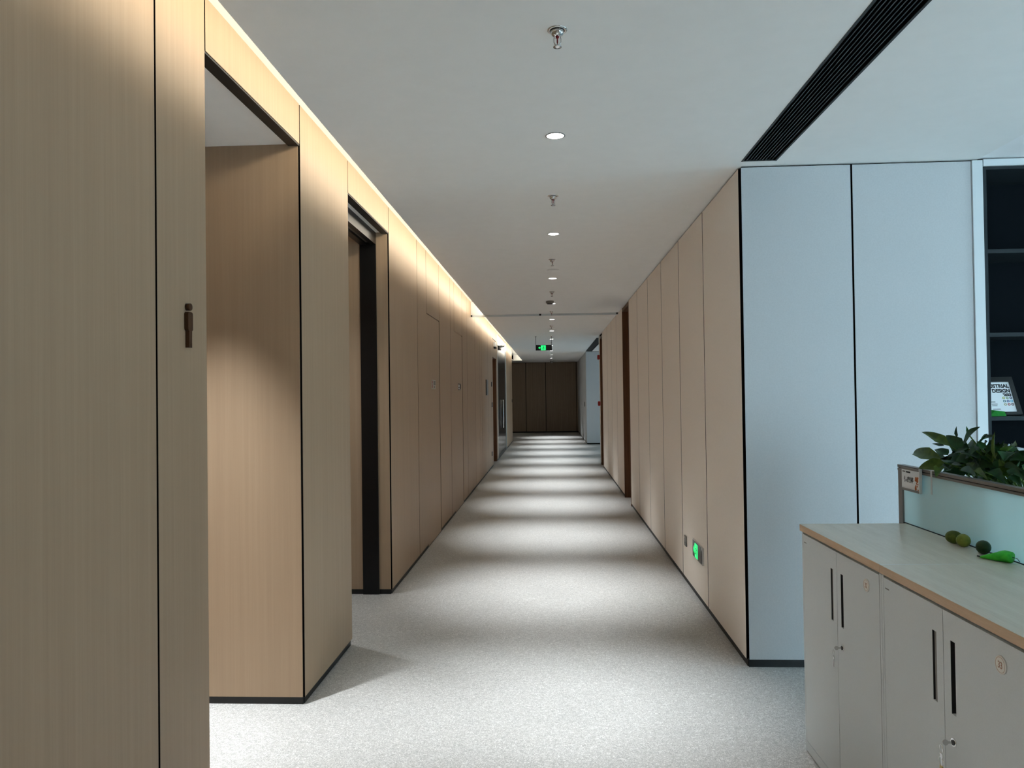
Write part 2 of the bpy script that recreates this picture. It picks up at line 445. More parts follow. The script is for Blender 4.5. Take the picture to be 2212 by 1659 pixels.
# small door recess farther down the left wall
r3 = empty('wall_recess', (XL, 18.5, 0))
struct(r3, 'shallow brown lined door recess beyond the flush doors', 'wall')
O = (XL, 18.5, 0)
MB().box(XL - 0.32, XL - 0.004, 19.10, 19.125, 0.0, 2.62).build('far_jamb', M_WOOD_DARK, r3, O)
MB().box(XL - 0.32, XL - 0.02, 17.925, 17.945, 0.0, 2.62).build('near_jamb', M_WOOD_DARK, r3, O)
MB().box(XL - 0.32, XL - 0.004, 17.93, 19.12, 2.606, 2.625).build('lintel', M_WOOD_DARK, r3, O)
MB().box(XL - 0.36, XL - 0.32, 17.92, 19.13, 0.0, 2.64).build('door_leaf', M_WOOD_DARK, r3, O)

# glazed entrance
ge = empty('door_4', (XL, 21.48, 0))
struct(ge, 'dark glass double door in a pale metal frame', 'door')
O = (XL, 21.48, 0)
MB().box(XL - 0.10, XL + 0.004, 19.60, 19.68, 0.0, 3.295).build('frame_post', M_WHITE_ALU, ge, O)
MB().box(XL - 0.012, XL + 0.004, 23.28, 23.36, 0.0, 3.295).build('frame_post', M_WHITE_ALU, ge, O)
MB().box(XL - 0.08, XL - 0.004, 19.70, 23.28, 3.02, 3.285).build('transom', M_WHITE, ge, O)
for y0, y1 in ((19.70, 21.48), (21.49, 23.28)):
    g = MB().box(XL - 0.025, XL - 0.012, y0, y1, 0.09, 3.02).build('glass_leaf', M_DARKGLASS, ge, O)
    MB().box(XL - 0.035, XL - 0.006, y0, y1, 0.0, 0.09).build('bottom_rail', M_BLACK_METAL, g, O)
    ym = y1 - 0.08 if y0 < 21 else y0 + 0.08
    MB().tube([(XL + 0.02, ym, 0.75), (XL + 0.02, ym, 1.55)], 0.012).build('pull_bar', M_STEEL, g, O)
MB().box(XL - 0.05, XL + 0.03, 20.15, 20.75, 2.93, 3.02).tube([(XL, 20.4, 3.0), (XL + 0.10, 20.75, 3.05)], 0.03).build('door_closer', M_BLACK_METAL, ge, O)

# ------------------------------------------------------------------ right wall
wr = MB()
RSEG = [(YF + 0.02, 11.33), (12.33, 17.16), (17.94, 18.22)]
for a, b in RSEG: wr.box(XR + 0.02, XR + 0.16, a + (0.0 if a < 5 else 0.006), b - 0.006, 0.0, ZC)
wr.box(XR + 0.02, XR + 0.16, 11.3, 12.36, 3.03, ZC).box(XR + 0.02, XR + 0.16, 17.1, 17.96, 3.0, ZC)
wr.box(XR + 0.03, 7.2, 18.0, 18.2, 0.0, 3.42)
wall_right = wr.build('wall_right', M_JOINT)
struct(wall_right, 'beige panelled right corridor wall with dark vertical joints', 'wall')
def rpanel(a, b, z0=0.045, z1=ZC - 0.012, m=M_PANEL, name='panel'):
    g = 0.008
    return black_edges(MB().box(XR, XR + 0.02, a + g, b - g, z0, z1).build(name, m, wall_right), (2, 4))
rs = [YF + 0.013, 5.845, 6.94, 8.03, 9.145, 10.25, 11.33]
for a, b in zip(rs, rs[1:]): rpanel(a, b)
rs = [12.33, 13.50, 14.61, 15.68, 16.88, 17.16]
for a, b in zip(rs, rs[1:]): rpanel(a, b)
rpanel(17.94, 18.23, m=M_PANEL)
bev = MB().box(XR - 0.006, XR + 0.004, 18.215, 18.235, 0.0, ZC - 0.01).build('corner_trim', M_WHITE_ALU, wall_right)
bb = MB()
for a, b in RSEG: bb.box(XR + 0.008, XR + 0.03, a, b - 0.012, 0.0, 0.05)
struct(bb.build('baseboard_right', M_BLACK), 'black recessed plinth under the beige wall', 'baseboard')
for n, (a, b, zt, lab) in enumerate(((11.33, 12.33, 3.02, 'brown veneer door recess in the beige wall'), (17.16, 17.94, 2.99, 'brown veneer doorway at the far end of the beige wall'))):
    d = empty('door_%d' % (n + 5), (XR, (a + b) / 2, 0)); struct(d, lab, 'door')
    O = (XR, (a + b) / 2, 0)
    MB().box(XR - 0.004, XR + 0.24, b - 0.03, b + 0.003, 0.0, zt).build('far_jamb', M_WOOD_DARK, d, O)
    MB().box(XR - 0.004, XR + 0.24, a - 0.003, a + 0.035, 0.0, zt).build('near_jamb', M_WOOD_DARK, d, O)
    MB().box(XR - 0.004, XR + 0.24, a - 0.003, b + 0.003, zt, zt + 0.05).build('head_jamb', M_WOOD_DARK, d, O)
    lf = MB().box(XR + 0.20, XR + 0.24, a + 0.035, b - 0.03, 0.005, zt).build('door_leaf', M_WOOD_DARK, d, O)
    MB().tube([(XR + 0.2, a + 0.12, 1.02), (XR + 0.15, a + 0.12, 1.02), (XR + 0.15, a + 0.24, 1.02)], 0.009).build('handle', M_STEEL, lf, O)

# ------------------------------------------------------------------ wall of the near bay that faces the camera
wf = MB()
wf.box(XR + 0.02, 2.585, YF + 0.02, YF + 0.12, 0.0, ZC + 0.3)
wf.box(2.585, 4.30, YF + 0.40, YF + 0.46, 0.0, ZC + 0.3)
wf.box(4.28, 7.2, YF + 0.02, YF + 0.12, 0.0, ZC + 0.3)
wf.box(2.55, 2.60, YF + 0.03, YF + 0.42, 0.0, ZC + 0.3); wf.box(4.26, 4.30, YF + 0.03, YF + 0.42, 0.0, ZC + 0.3)
wf.box(2.585, 4.30, YF + 0.03, YF + 0.42, ZC + 0.005, ZC + 0.3)
wall_bay = wf.build('wall_bay', M_JOINT)
struct(wall_bay, 'pale panelled wall of the office bay facing the camera', 'wall')
def fpanel(a, b):
    return black_edges(MB().box(a + GAP / 2, b - GAP / 2, YF, YF + 0.02, 0.048, ZC - 0.010).build('panel', M_FACE, wall_bay), (3, 5))
fpanel(XR + 0.007, 1.871); fpanel(1.871, 2.593)
for a, b in ((4.36, 5.2), (5.2, 6.1), (6.1, 7.1)): fpanel(a, b)
struct(MB().box(XR + 0.012, 2.585, YF + 0.008, YF + 0.03, 0.0, 0.052).build('baseboard_bay', M_BLACK), 'black plinth under the pale bay wall', 'baseboard')

# ------------------------------------------------------------------ end walls, block beyond the far bay, back and window walls
we = MB().box(-4.6, 7.2, 33.1, 33.3, 0.0, 3.42).build('wall_end', M_JOINT)
struct(we, 'dark veneer wall closing the far end of the corridor', 'wall')
es = [-3.4, -2.1, -1.085, -0.21, 1.14, 1.38]
for a, b in zip(es, es[1:]):
    MB().box(a + 0.012, b - 0.012, 33.07, 33.1, 0.06, ZC - 0.01).build('panel', M_WALNUT, we)
struct(MB().box(-4.6, 1.4, 33.085, 33.1, 0.0, 0.06).build('baseboard_end', M_BLACK), 'black plinth under the dark end wall', 'baseboard')
wb = MB().box(XR + 0.025, 1.5, 25.17, 33.1, 0.0, ZC).box(1.45, 7.2, 25.17, 25.35, 0.0, 3.42).build('wall_block', M_JOINT)
struct(wb, 'pale panelled corner block past the far bay', 'wall')
bs = [25.15, 26.6, 28.2, 30.2, 33.06]
for a, b in zip(bs, bs[1:]):
    MB().box(XR + 0.004, XR + 0.025, a + 0.004, b - 0.004, 0.05, ZC - 0.01).build('panel', M_FACE, wb)
for a, b in ((XR + 0.005, 2.3), (2.3, 3.6), (3.6, 4.95)):
    MB().box(a + 0.003, b - 0.003, 25.15, 25.172, 0.05, ZC - 0.01).build('panel', M_FACE, wb)
wk = MB().box(-4.6, 2.4, -4.5, -4.3, 0.0, 3.42).box(6.8, 7.2, -4.5, -4.3, 0.0, 3.42).box(2.4, 6.8, -4.5, -4.3, 0.0, 0.1).box(2.4, 6.8, -4.5, -4.3, 3.05, 3.42).build('wall_back', M_PANEL)
struct(wk, 'plain wall behind the camera', 'wall')
ws = MB().box(-4.7, -4.6, 2.0, 33.3, 0, 3.42).box(-4.6, XL - 0.12, 26.93, 27.0, 0, 3.42).build('wall_side', M_WALNUT)
struct(ws, 'dark wall of the side lobby past the oak wall', 'wall')

def window(idx, origin, rz, width, npanes, lab):
    """glazing in an opening: local x runs along the wall, 0.10 m to 3.05 m high"""
    w = empty('window_%d' % idx, origin, rz); struct(w, 'aluminium framed window of the %s' % lab, 'window')
    step = width / npanes
    for k in range(npanes + 1):
        x = -width / 2 + k * step
        MB().box(x - 0.03, x + 0.03, -0.03, 0.03, 0.0, 2.95).build('mullion', M_WHITE_ALU, w)
    MB().box(-width / 2, width / 2, -0.03, 0.03, 0.0, 0.05).build('sill_rail', M_WHITE_ALU, w)
    MB().box(-width / 2, width / 2, -0.03, 0.03, 2.90, 2.95).build('head_rail', M_WHITE_ALU, w)
    for k in range(npanes):
        MB().box(-width / 2 + k * step + 0.03, -width / 2 + (k + 1) * step - 0.03, -0.004, 0.004, 0.05, 2.90).build('pane', M_PANE, w)
window(1, (4.6, -4.40, 0.10), 0.0, 4.4, 4, 'near office bay')
window(2, (5.10, 22.0, 0.10), math.radians(90), 1.2, 1, 'far office bay')
window(3, (7.10, 3.4, 0.10), math.radians(90), 1.4, 2, 'side wall of the near bay')
m = MB().box(5.0, 5.2, 18.1, 25.3, 0, 0.10).box(5.0, 5.2, 18.1, 25.3, 3.05, 3.42).box(5.0, 5.2, 18.1, 21.4, 0.10, 3.05).box(5.0, 5.2, 22.6, 25.3, 0.10, 3.05)
struct(m.build('wall_far_bay', M_WHITE), 'white window wall of the far office bay', 'wall')
struct(MB().box(7.0, 7.2, -4.5, 2.7, 0, 3.42).box(7.0, 7.2, 4.1, 5.0, 0, 3.42).box(7.0, 7.2, 2.7, 4.1, 0, 0.1).box(7.0, 7.2, 2.7, 4.1, 3.05, 3.42).build('wall_near_bay', M_WHITE), 'white side wall of the near office bay', 'wall')
struct(MB().box(2.0, 2.15, -4.4, 0.1, 0, 3.42).build('wall_daylight_blocker', M_PANEL), 'unseen wall added beside the camera to block daylight', 'wall')  # added out of view to keep window daylight off the left wall

# ------------------------------------------------------------------ built-in shelf unit in the bay wall
SX0, SX1 = 2.655, 4.25
su = empty('shelf_unit', (2.59, YF, 0))
tag(su, 'tall charcoal shelf unit with white frame built into bay wall', 'shelf unit')
O = (2.59, YF, 0)
bevel(MB().box(2.589, 2.652, YF - 0.012, YF + 0.03, 0.0, 3.093).build('frame_post', M_WHITE_ALU, su, O), 0.002, 1)
bevel(MB().box(SX1, SX1 + 0.063, YF - 0.012, YF + 0.03, 0.0, 3.093).build('frame_post', M_WHITE_ALU, su, O), 0.002, 1)
bevel(MB().box(2.656, SX1 - 0.004, YF - 0.012, YF + 0.03, 3.056, 3.098).build('frame_head', M_WHITE_ALU, su, O), 0.002, 1)
MB().box(2.656, 2.678, YF, YF + 0.37, 0.0, 3.054).build('side_panel', M_SHELF, su, O)
MB().box(SX1 - 0.026, SX1 - 0.004, YF, YF + 0.37, 0.0, 3.054).build('side_panel', M_SHELF, su, O)
MB().box(2.678, SX1 - 0.026, YF + 0.355, YF + 0.37, 0.0, 3.054).build('back_panel', M_SHELF_BACK, su, O)
MB().box(2.678, SX1 - 0.026, YF, YF + 0.355, 3.036, 3.054).build('top_panel', M_SHELF, su, O)
for z in (0.06, 0.52, 0.985, 1.502, 2.013, 2.524):
    MB().box(2.678, SX1 - 0.026, YF + 0.004, YF + 0.355, z, z + 0.024).build('shelf', M_SHELF, su, O)

# framed certificate leaning on the shelf
def cert():
    zb = 1.528; yb = YF + 0.125; lean = math.atan2(0.115, 0.25)
    t = empty('framed_certificate', (2.80, yb, zb))
    tag(t, 'black framed INDUSTRIAL DESIGN certificate leaning on charcoal shelf', 'picture frame')
    # local: u along +X, v up the tilted face; n points to the camera (-Y) and up
    v = Vector((0, math.sin(lean), math.cos(lean))); u = Vector((1, 0, 0)); n = u.cross(v)
    M = Matrix((u, v, n)).transposed().to_4x4()
    def part(name, mb, m, parent=t):
        me = mb.mesh(name); me.transform(M); o = bpy.data.objects.new(name, me); me.materials.append(m); COL.objects.link(o); o.parent = parent; return o
    w0, w1, h = -0.135, 0.133, 0.262
    fr = MB()
    fr.box(w0, w1, 0.0, 0.020, -0.002, 0.014).box(w0, w1, h - 0.034, h, -0.002, 0.014)
    fr.box(w0, w0 + 0.024, 0.02, h - 0.034, -0.002, 0.014).box(w1 - 0.024, w1, 0.02, h - 0.034, -0.002, 0.014)
    part('frame', fr, M_SIGN_BLACK)
    part('backing', MB().box(w0, w1, 0.0, h, -0.010, -0.002), M_SIGN_BLACK)
    pp = part('paper', MB().box(w0 + 0.024, w1 - 0.024, 0.020, h - 0.034, -0.002, 0.004), M_PAPER)
    xr = w1 - 0.030
    B = frame_mat((0, 0, 0), u, v)
    def tx(s, x, y, size, align='RIGHT', m=M_TEXT, b=0.0017):
        mw = M @ Matrix.Translation((x, y, 0.0043)); text_mesh('lettering', s, size, m, pp, mw, align, 0.0002, b, 1.02, 0.92)
    tx('INDUSTRIAL', xr, 0.190, 0.034); tx('DESIGN', xr, 0.156, 0.034); tx("'2023", xr, 0.132, 0.024)
    for (y, w, h) in ((0.088, 0.026, 0.006), (0.074, 0.036, 0.005), (0.063, 0.032, 0.005), (0.040, 0.046, 0.005)):
        part('small_print', MB().box(-0.032, -0.032 + w, y, y + h, 0.004, 0.0045), M_GREY_PLASTIC, pp)
    cols = [mat('ring_yellow', rgb(190, 190, 90), 0.6), mat('ring_olive', rgb(120, 150, 90), 0.6), mat('ring_navy', rgb(20, 40, 80), 0.6),
            mat('ring_teal', rgb(30, 110, 120), 0.6), mat('ring_blue', rgb(40, 90, 150), 0.6), mat('ring_sky', rgb(90, 180, 210), 0.6),
            mat('ring_sand', rgb(180, 170, 120), 0.6), mat('ring_red', rgb(170, 50, 50), 0.6), mat('ring_brown', rgb(90, 50, 40), 0.6)]
    for k in range(9):
        cx, cy = xr - 0.052 + (k % 3) * 0.022, 0.118 - (k // 3) * 0.022
        a = [(cx + 0.0065 * math.cos(q * math.pi / 6), cy + 0.0065 * math.sin(q * math.pi / 6), 0.0045) for q in range(12)]
        part('ring', MB().tube(a, 0.0022, 6, True), cols[k], pp)
cert()
gp = MB()
gp.raw([(0, 0, 0), (0.10, 0.01, 0), (0.115, 0.05, 0.002), (0.02, 0.06, 0.002), (0.0, 0.0, 0.004), (0.10, 0.008, 0.006), (0.115, 0.05, 0.028), (0.02, 0.062, 0.040), (0.05, 0.03, 0.036), (0.045, -0.008, 0.003)],
       [(0, 3, 2, 1), (4, 9, 8), (9, 5, 8), (5, 6, 8), (6, 7, 8), (7, 4, 8), (0, 1, 5, 9, 4), (1, 2, 6, 5), (2, 3, 7, 6), (3, 0, 4, 7)])
g = gp.build('folded_paper', M_GREEN_PAPER, None); g.location = (2.682, YF + 0.02, 1.527)
tag(g, 'folded green paper lying below the framed certificate', 'paper')
for i, (x0, x1, lab) in enumerate(((2.77, 2.925, 'pale grey canvas tote bag on shelf behind the plant'), (2.942, 3.13, 'pale grey canvas tote bag at the right picture edge'))):
    t = empty('tote_bag', ((x0 + x1) / 2, YF + 0.2, 1.010)); tag(t, lab, 'bag', 'tote bags on the lower shelf')
    w = (x1 - x0) / 2; h = 0.325 - 0.012 * i
    m = MB(); vs = []; fs = []
    nx, nz = 8, 6
    for s_ in (-1, 1):
        for k in range(nz + 1):
            for j in range(nx + 1):
                u = j / nx * 2 - 1; v = k / nz
                b = 0.045 * (1 - 0.75 * v) * (1 - 0.6 * u * u) + 0.004 * math.sin(9 * u + 5 * v + i)
                vs.append((u * w * (1 + 0.04 * (1 - v)), s_ * max(b, 0.004), v * h + 0.006 * math.sin(5 * u + i) * v))
    n = (nx + 1) * (nz + 1)
    for s_ in (0, 1):
        for k in range(nz):
            for j in range(nx):
                a = s_ * n + k * (nx + 1) + j
                q = (a, a + 1, a + nx + 2, a + nx + 1); fs.append(q if s_ == 0 else tuple(reversed(q)))
    for j in range(nx):
        fs.append((j + 1, j, n + j, n + j + 1)); a = nz * (nx + 1) + j; fs.append((a, a + 1, n + a + 1, n + a))
    for k in range(nz):
        a = k * (nx + 1); fs.append((a, a + nx + 1, n + a + nx + 1, n + a)); a += nx; fs.append((a + nx + 1, a, n + a, n + a + nx + 1))
    m.raw(vs, fs, True).build('bag_body', M_TOTE, t)
    hp = [(-w * 0.45, -0.012, h - 0.01), (-w * 0.4, -0.03, h + 0.01), (-w * 0.1, -0.05, h - 0.04), (w * 0.3, -0.04, h + 0.01), (w * 0.4, -0.012, h - 0.01)]
    MB().tube(hp, 0.006, 6).build('bag_handle', M_TEXT if i else M_TOTE, t)

# ------------------------------------------------------------------ filing cabinets and worktops (run turned by half a degree)
TH = 0.0098
C0 = Vector((1.173, 3.638, 0))
def cab_pt(dx, dy, z=0.0):   # dx back from the front face, dy towards the camera
    return (C0.x + dx * math.cos(TH) + dy * math.sin(TH), C0.y + dx * math.sin(TH) - dy * math.cos(TH), z)
CW = 0.836
def make_cabinet():
    t = empty('file_cabinet')
    D0, D1, H = 0.010, 0.470, 1.030      # front face at x = D0
    b = MB()
    b.box(D0, D1, -0.016, 0.0, 0.0, H).box(D0, D1, -CW, -CW + 0.016, 0.0, H)
    b.box(D0 + 0.02, D1, -CW + 0.016, -0.016, H - 0.016, H).box(D0 + 0.02, D1, -CW + 0.016, -0.016, 0.05, 0.066)
    b.box(D1 - 0.01, D1, -CW + 0.016, -0.016, 0.0, H)
    bevel(b.build('body', M_CAB, t), 0.0015, 1)
    MB().box(D0 - 0.001, D0 + 0.015, -CW + 0.017, -0.017, 0.008, 0.052).build('plinth', M_CAB, t)
    mid = -CW / 2
    MB().box(D0 + 0.001, D0 + 0.012, mid - 0.0014, mid + 0.0014, 0.056, H - 0.01).box(D0 + 0.001, D0 + 0.012, -0.0184, -0.0161, 0.056, H - 0.01).box(D0 + 0.001, D0 + 0.012, -CW + 0.0161, -CW + 0.0184, 0.056, H - 0.01).build('door_gap_shade', M_SLOT, t)  # dark strips set in the door gaps in place of their shade
    for side in (0, 1):
        y1, y0 = (-0.0185, mid + 0.0015) if side == 0 else (mid - 0.0015, -CW + 0.0185)
        ys0, ys1 = (mid + 0.040, mid + 0.066) if side == 0 else (mid - 0.066, mid - 0.040)
        zs0, zs1 = 0.720, 0.940
        z0, z1 = 0.055, H - 0.008
        d = MB()
        d.box(D0, D0 + 0.018, y0, ys0, z0, z1).box(D0, D0 + 0.018, ys1, y1, z0, z1)
        d.box(D0, D0 + 0.018, ys0, ys1, z0, zs0).box(D0, D0 + 0.018, ys0, ys1, zs1, z1)
        dr = d.build('door', M_CAB, t)
        MB().box(D0 + 0.014, D0 + 0.030, ys0 - 0.002, ys1 + 0.002, zs0 - 0.002, zs1 + 0.002).build('recessed_handle', M_SLOT, dr)
        MB().box(D0 + 0.001, D0 + 0.015, ys1 - 0.0015, ys1 + 0.0002, zs0, zs1).build('handle_liner', M_SLOT, dr)
        if side == 0: MB().box(D0 + 0.004, D0 + 0.014, ys0, ys1 - 0.007, zs0, zs1).build('handle_lip', M_GREY_PLASTIC, dr)
        if side == 0:
            MB().box(D0 - 0.0006, D0, -0.060, -0.030, 0.985, 0.989).build('maker_mark', M_GREY_PLASTIC, dr)
        else:
            MB().lathe([(0.0125, D0 - 0.004), (0.0125, D0 + 0.002)], 20, (0, mid - 0.052, 0.638), 'x').build('lock_ring', M_CHROME, dr)
            MB().lathe([(0.008, D0 - 0.006), (0.008, D0)], 16, (0, mid - 0.052, 0.638), 'x').build('lock_core', M_DARK_PLASTIC, dr)
    return t
proto = make_cabinet()
CAB_LABELS = ['grey metal file cabinet at the far end of the row', 'grey metal file cabinet with round badge 33', 'grey metal file cabinet cut off by the right picture edge']
cabs = [proto, copy_tree(proto), copy_tree(proto)]
for i, c in enumerate(cabs):
    c.location = cab_pt(0, i * (CW + 0.002)); c.rotation_euler = (0, 0, TH)
    tag(c, CAB_LABELS[i], 'cabinet', 'grey file cabinets in a row')
def badge(c, s):
    d = [o for o in c.children if o.name.split('.')[0] == 'door'][1]
    y, z, x = -0.713, 0.957, 0.010
    b = MB().lathe([(0.0245, x), (0.0245, x - 0.0025), (0.0235, x - 0.0035)], 28, (0, y, z), 'x').build('number_badge', M_BADGE, c)
    ring = [(x - 0.0036, y + 0.0205 * math.cos(k * math.pi / 16), z + 0.0205 * math.sin(k * math.pi / 16)) for k in range(32)]
    MB().tube(ring, 0.0005, 5, True).build('badge_ring', M_INK, b)
    text_mesh('badge_number', s, 0.026, M_INK, b, frame_mat((x - 0.0038, y, z - 0.009), (0, -1, 0), (0, 0, 1)), 'CENTER', 0.0002, 0.0004, 0.95, 0.85)
badge(cabs[0], '32'); badge(cabs[1], '33')

def worktop(name, y0, y1, lab):
    t = empty(name, cab_pt(0, 0, 1.036), TH); tag(t, lab, 'worktop', 'worktops on the file cabinets')
    MB().box(0.002, 0.497, -y1, -y0, 0.0, 0.030).build('board', M_TOP, t)
    MB().box(0.0, 0.002, -y1, -y0, 0.0005, 0.0295).build('edge_band', M_EDGE, t)
    MB().box(0.002, 0.497, -y0 - 0.001, -y0 + 0.002, 0.0005, 0.0303).build('end_band', M_EDGE if y0 < 0.1 else M_PAPER, t)
worktop('worktop', 0.0, 0.845, 'grey oak worktop with tan edge under the limes')
worktop('worktop', 0.847, 2.52, 'grey oak worktop with tan edge nearest the camera')
sp = MB().box(0.02, 0.46, -2.5, -0.01, 0.0, 0.006).build('worktop_spacer', M_BLACK)
sp.location = cab_pt(0, 0, 1.030); sp.rotation_euler = (0, 0, TH)
tag(sp, 'black spacer strip between cabinets and worktop', 'spacer')

def keyset(i, dangling):
    t = empty('key_set', cab_pt(0.004, i * (CW + 0.002) + CW / 2 + 0.052, 0.638), TH)
    tag(t, ('small silver key in the lock of the far cabinet' if i == 0 else 'silver key with ring and fob in the lock below badge 33'), 'key', 'keys in cabinet locks')
    k = MB().box(-0.020, 0.0, -0.001, 0.001, -0.003, 0.003)
    k.lathe([(0.0085, -0.0012), (0.0085, 0.0012)], 16, (-0.020, 0, 0.0), 'y').build('key', M_STEEL, t)
    a = [(-0.032, 0.002 + 0.009 * math.cos(q * math.pi / 8), -0.020 + 0.013 * math.sin(q * math.pi / 8)) for q in range(16)]
    MB().tube(a, 0.001, 6, True).build('key_ring', M_CHROME, t)
    MB().prism([(-0.006, -0.034), (0.010, -0.034), (0.008, -0.045), (0.004, -0.048), (0.004, -0.075), (-0.001, -0.078), (-0.002, -0.048), (-0.006, -0.045)], -0.033, -0.031, 'x').build('spare_key', M_STEEL, t)
    if dangling:
        a = [(-0.032, 0.004 + 0.013 * math.cos(q * math.pi / 8), -0.058 + 0.013 * math.sin(q * math.pi / 8)) for q in range(16)]
        MB().tube(a, 0.001, 6, True).build('key_ring', M_CHROME, t)
        MB().prism([(-0.004, -0.070), (0.010, -0.070), (0.012, -0.105), (-0.004, -0.105)], -0.034, -0.030, 'x').build('brass_tag', mat('brass', rgb(170, 150, 96), 0.35, 0.8), t)
keyset(0, False); keyset(1, True)

# ------------------------------------------------------------------ desk screen behind the cabinets
scn = empty('desk_screen', cab_pt(0.500, 0, 0.0), TH)
tag(scn, 'frosted glass desk screen in grey aluminium frame', 'desk screen')
MB().box(0.006, 0.014, -2.4, 0.035, 0.62, 1.314).build('glass_panel', M_FROST, scn)
MB().box(-0.002, 0.028, 0.035, 0.075, 0.0, 1.312).build('end_post', M_ALU, scn)
MB().box(-0.003, 0.030, -2.4, 0.078, 1.312, 1.322).build('rail_lower', M_ALU, scn)
MB().box(0.002, 0.026, -2.4, 0.077, 1.322, 1.326).build('rail_groove', M_BLACK, scn)
MB().box(-0.003, 0.030, -2.4, 0.078, 1.326, 1.338).build('rail_cap', M_ALU, scn)
MB().box(0.002, 0.006, -2.4, 0.035, 1.062, 1.068).build('bead', M_BLACK_METAL, scn)
# name card hung on the screen rail
nc = empty('name_card', (1.664, 3.57, 1.232), TH)
tag(nc, 'white name card holder hooked on the glass screen rail', 'name card')
MB().box(-0.003, 0.0, -0.088, 0.088, 0.0, 0.100).build('card', M_PAPER, nc)
MB().box(-0.006, 0.001, -0.088, 0.088, 0.092, 0.101).build('top_channel', M_ALU, nc)
MB().box(-0.006, 0.001, -0.088, 0.088, -0.006, 0.004).build('bottom_channel', M_ALU, nc)
MB().box(-0.010, 0.002, -0.094, -0.089, -0.004, 0.108).build('end_clip', M_WHITE, nc)
fm = lambda y, z: frame_mat((-0.0034, y, z), (0, -1, 0), (0, 0, 1))
MB().box(-0.0036, -0.003, 0.052, 0.078, 0.079, 0.085).build('card_heading', M_GREY_PLASTIC, nc)
MB().box(-0.0036, -0.003, 0.005, 0.044, 0.078, 0.085).build('card_heading', M_TEXT, nc)
text_mesh('card_name', '伍康婷', 0.030, M_TEXT, nc, fm(0.065, 0.036), 'LEFT', 0.0002, 0.0004)
dots = MB()
random.seed(3)
for (y, z, r) in ((-0.062, 0.058, .009), (-0.072, 0.050, .010), (-0.056, 0.050, .005), (-0.078, 0.062, .006), (-0.066, 0.036, .004), (-0.078, 0.034, .004), (-0.060, 0.026, .004), (-0.072, 0.024, .004), (-0.058, 0.012, .008), (-0.058, 0.018, .007), (-0.080, 0.008, .004)):
    dots.lathe([(r, -0.0042), (r, -0.0032)], 8, (0, y + 0.012, z), 'x')
dots.build('orange_motif', M_ORANGE, nc)
hk = empty('rail_hook', (1.664, 3.386, 1.236), TH)
tag(hk, 'narrow white plastic strip hanging on the screen rail', 'hook')
MB().box(-0.002, 0.001, -0.005, 0.005, 0.0, 0.104).build('strip', M_WHITE, hk)
MB().box(0.001, 0.03, -0.005, 0.005, 0.1035, 0.106).build('hook_top', M_WHITE, hk)

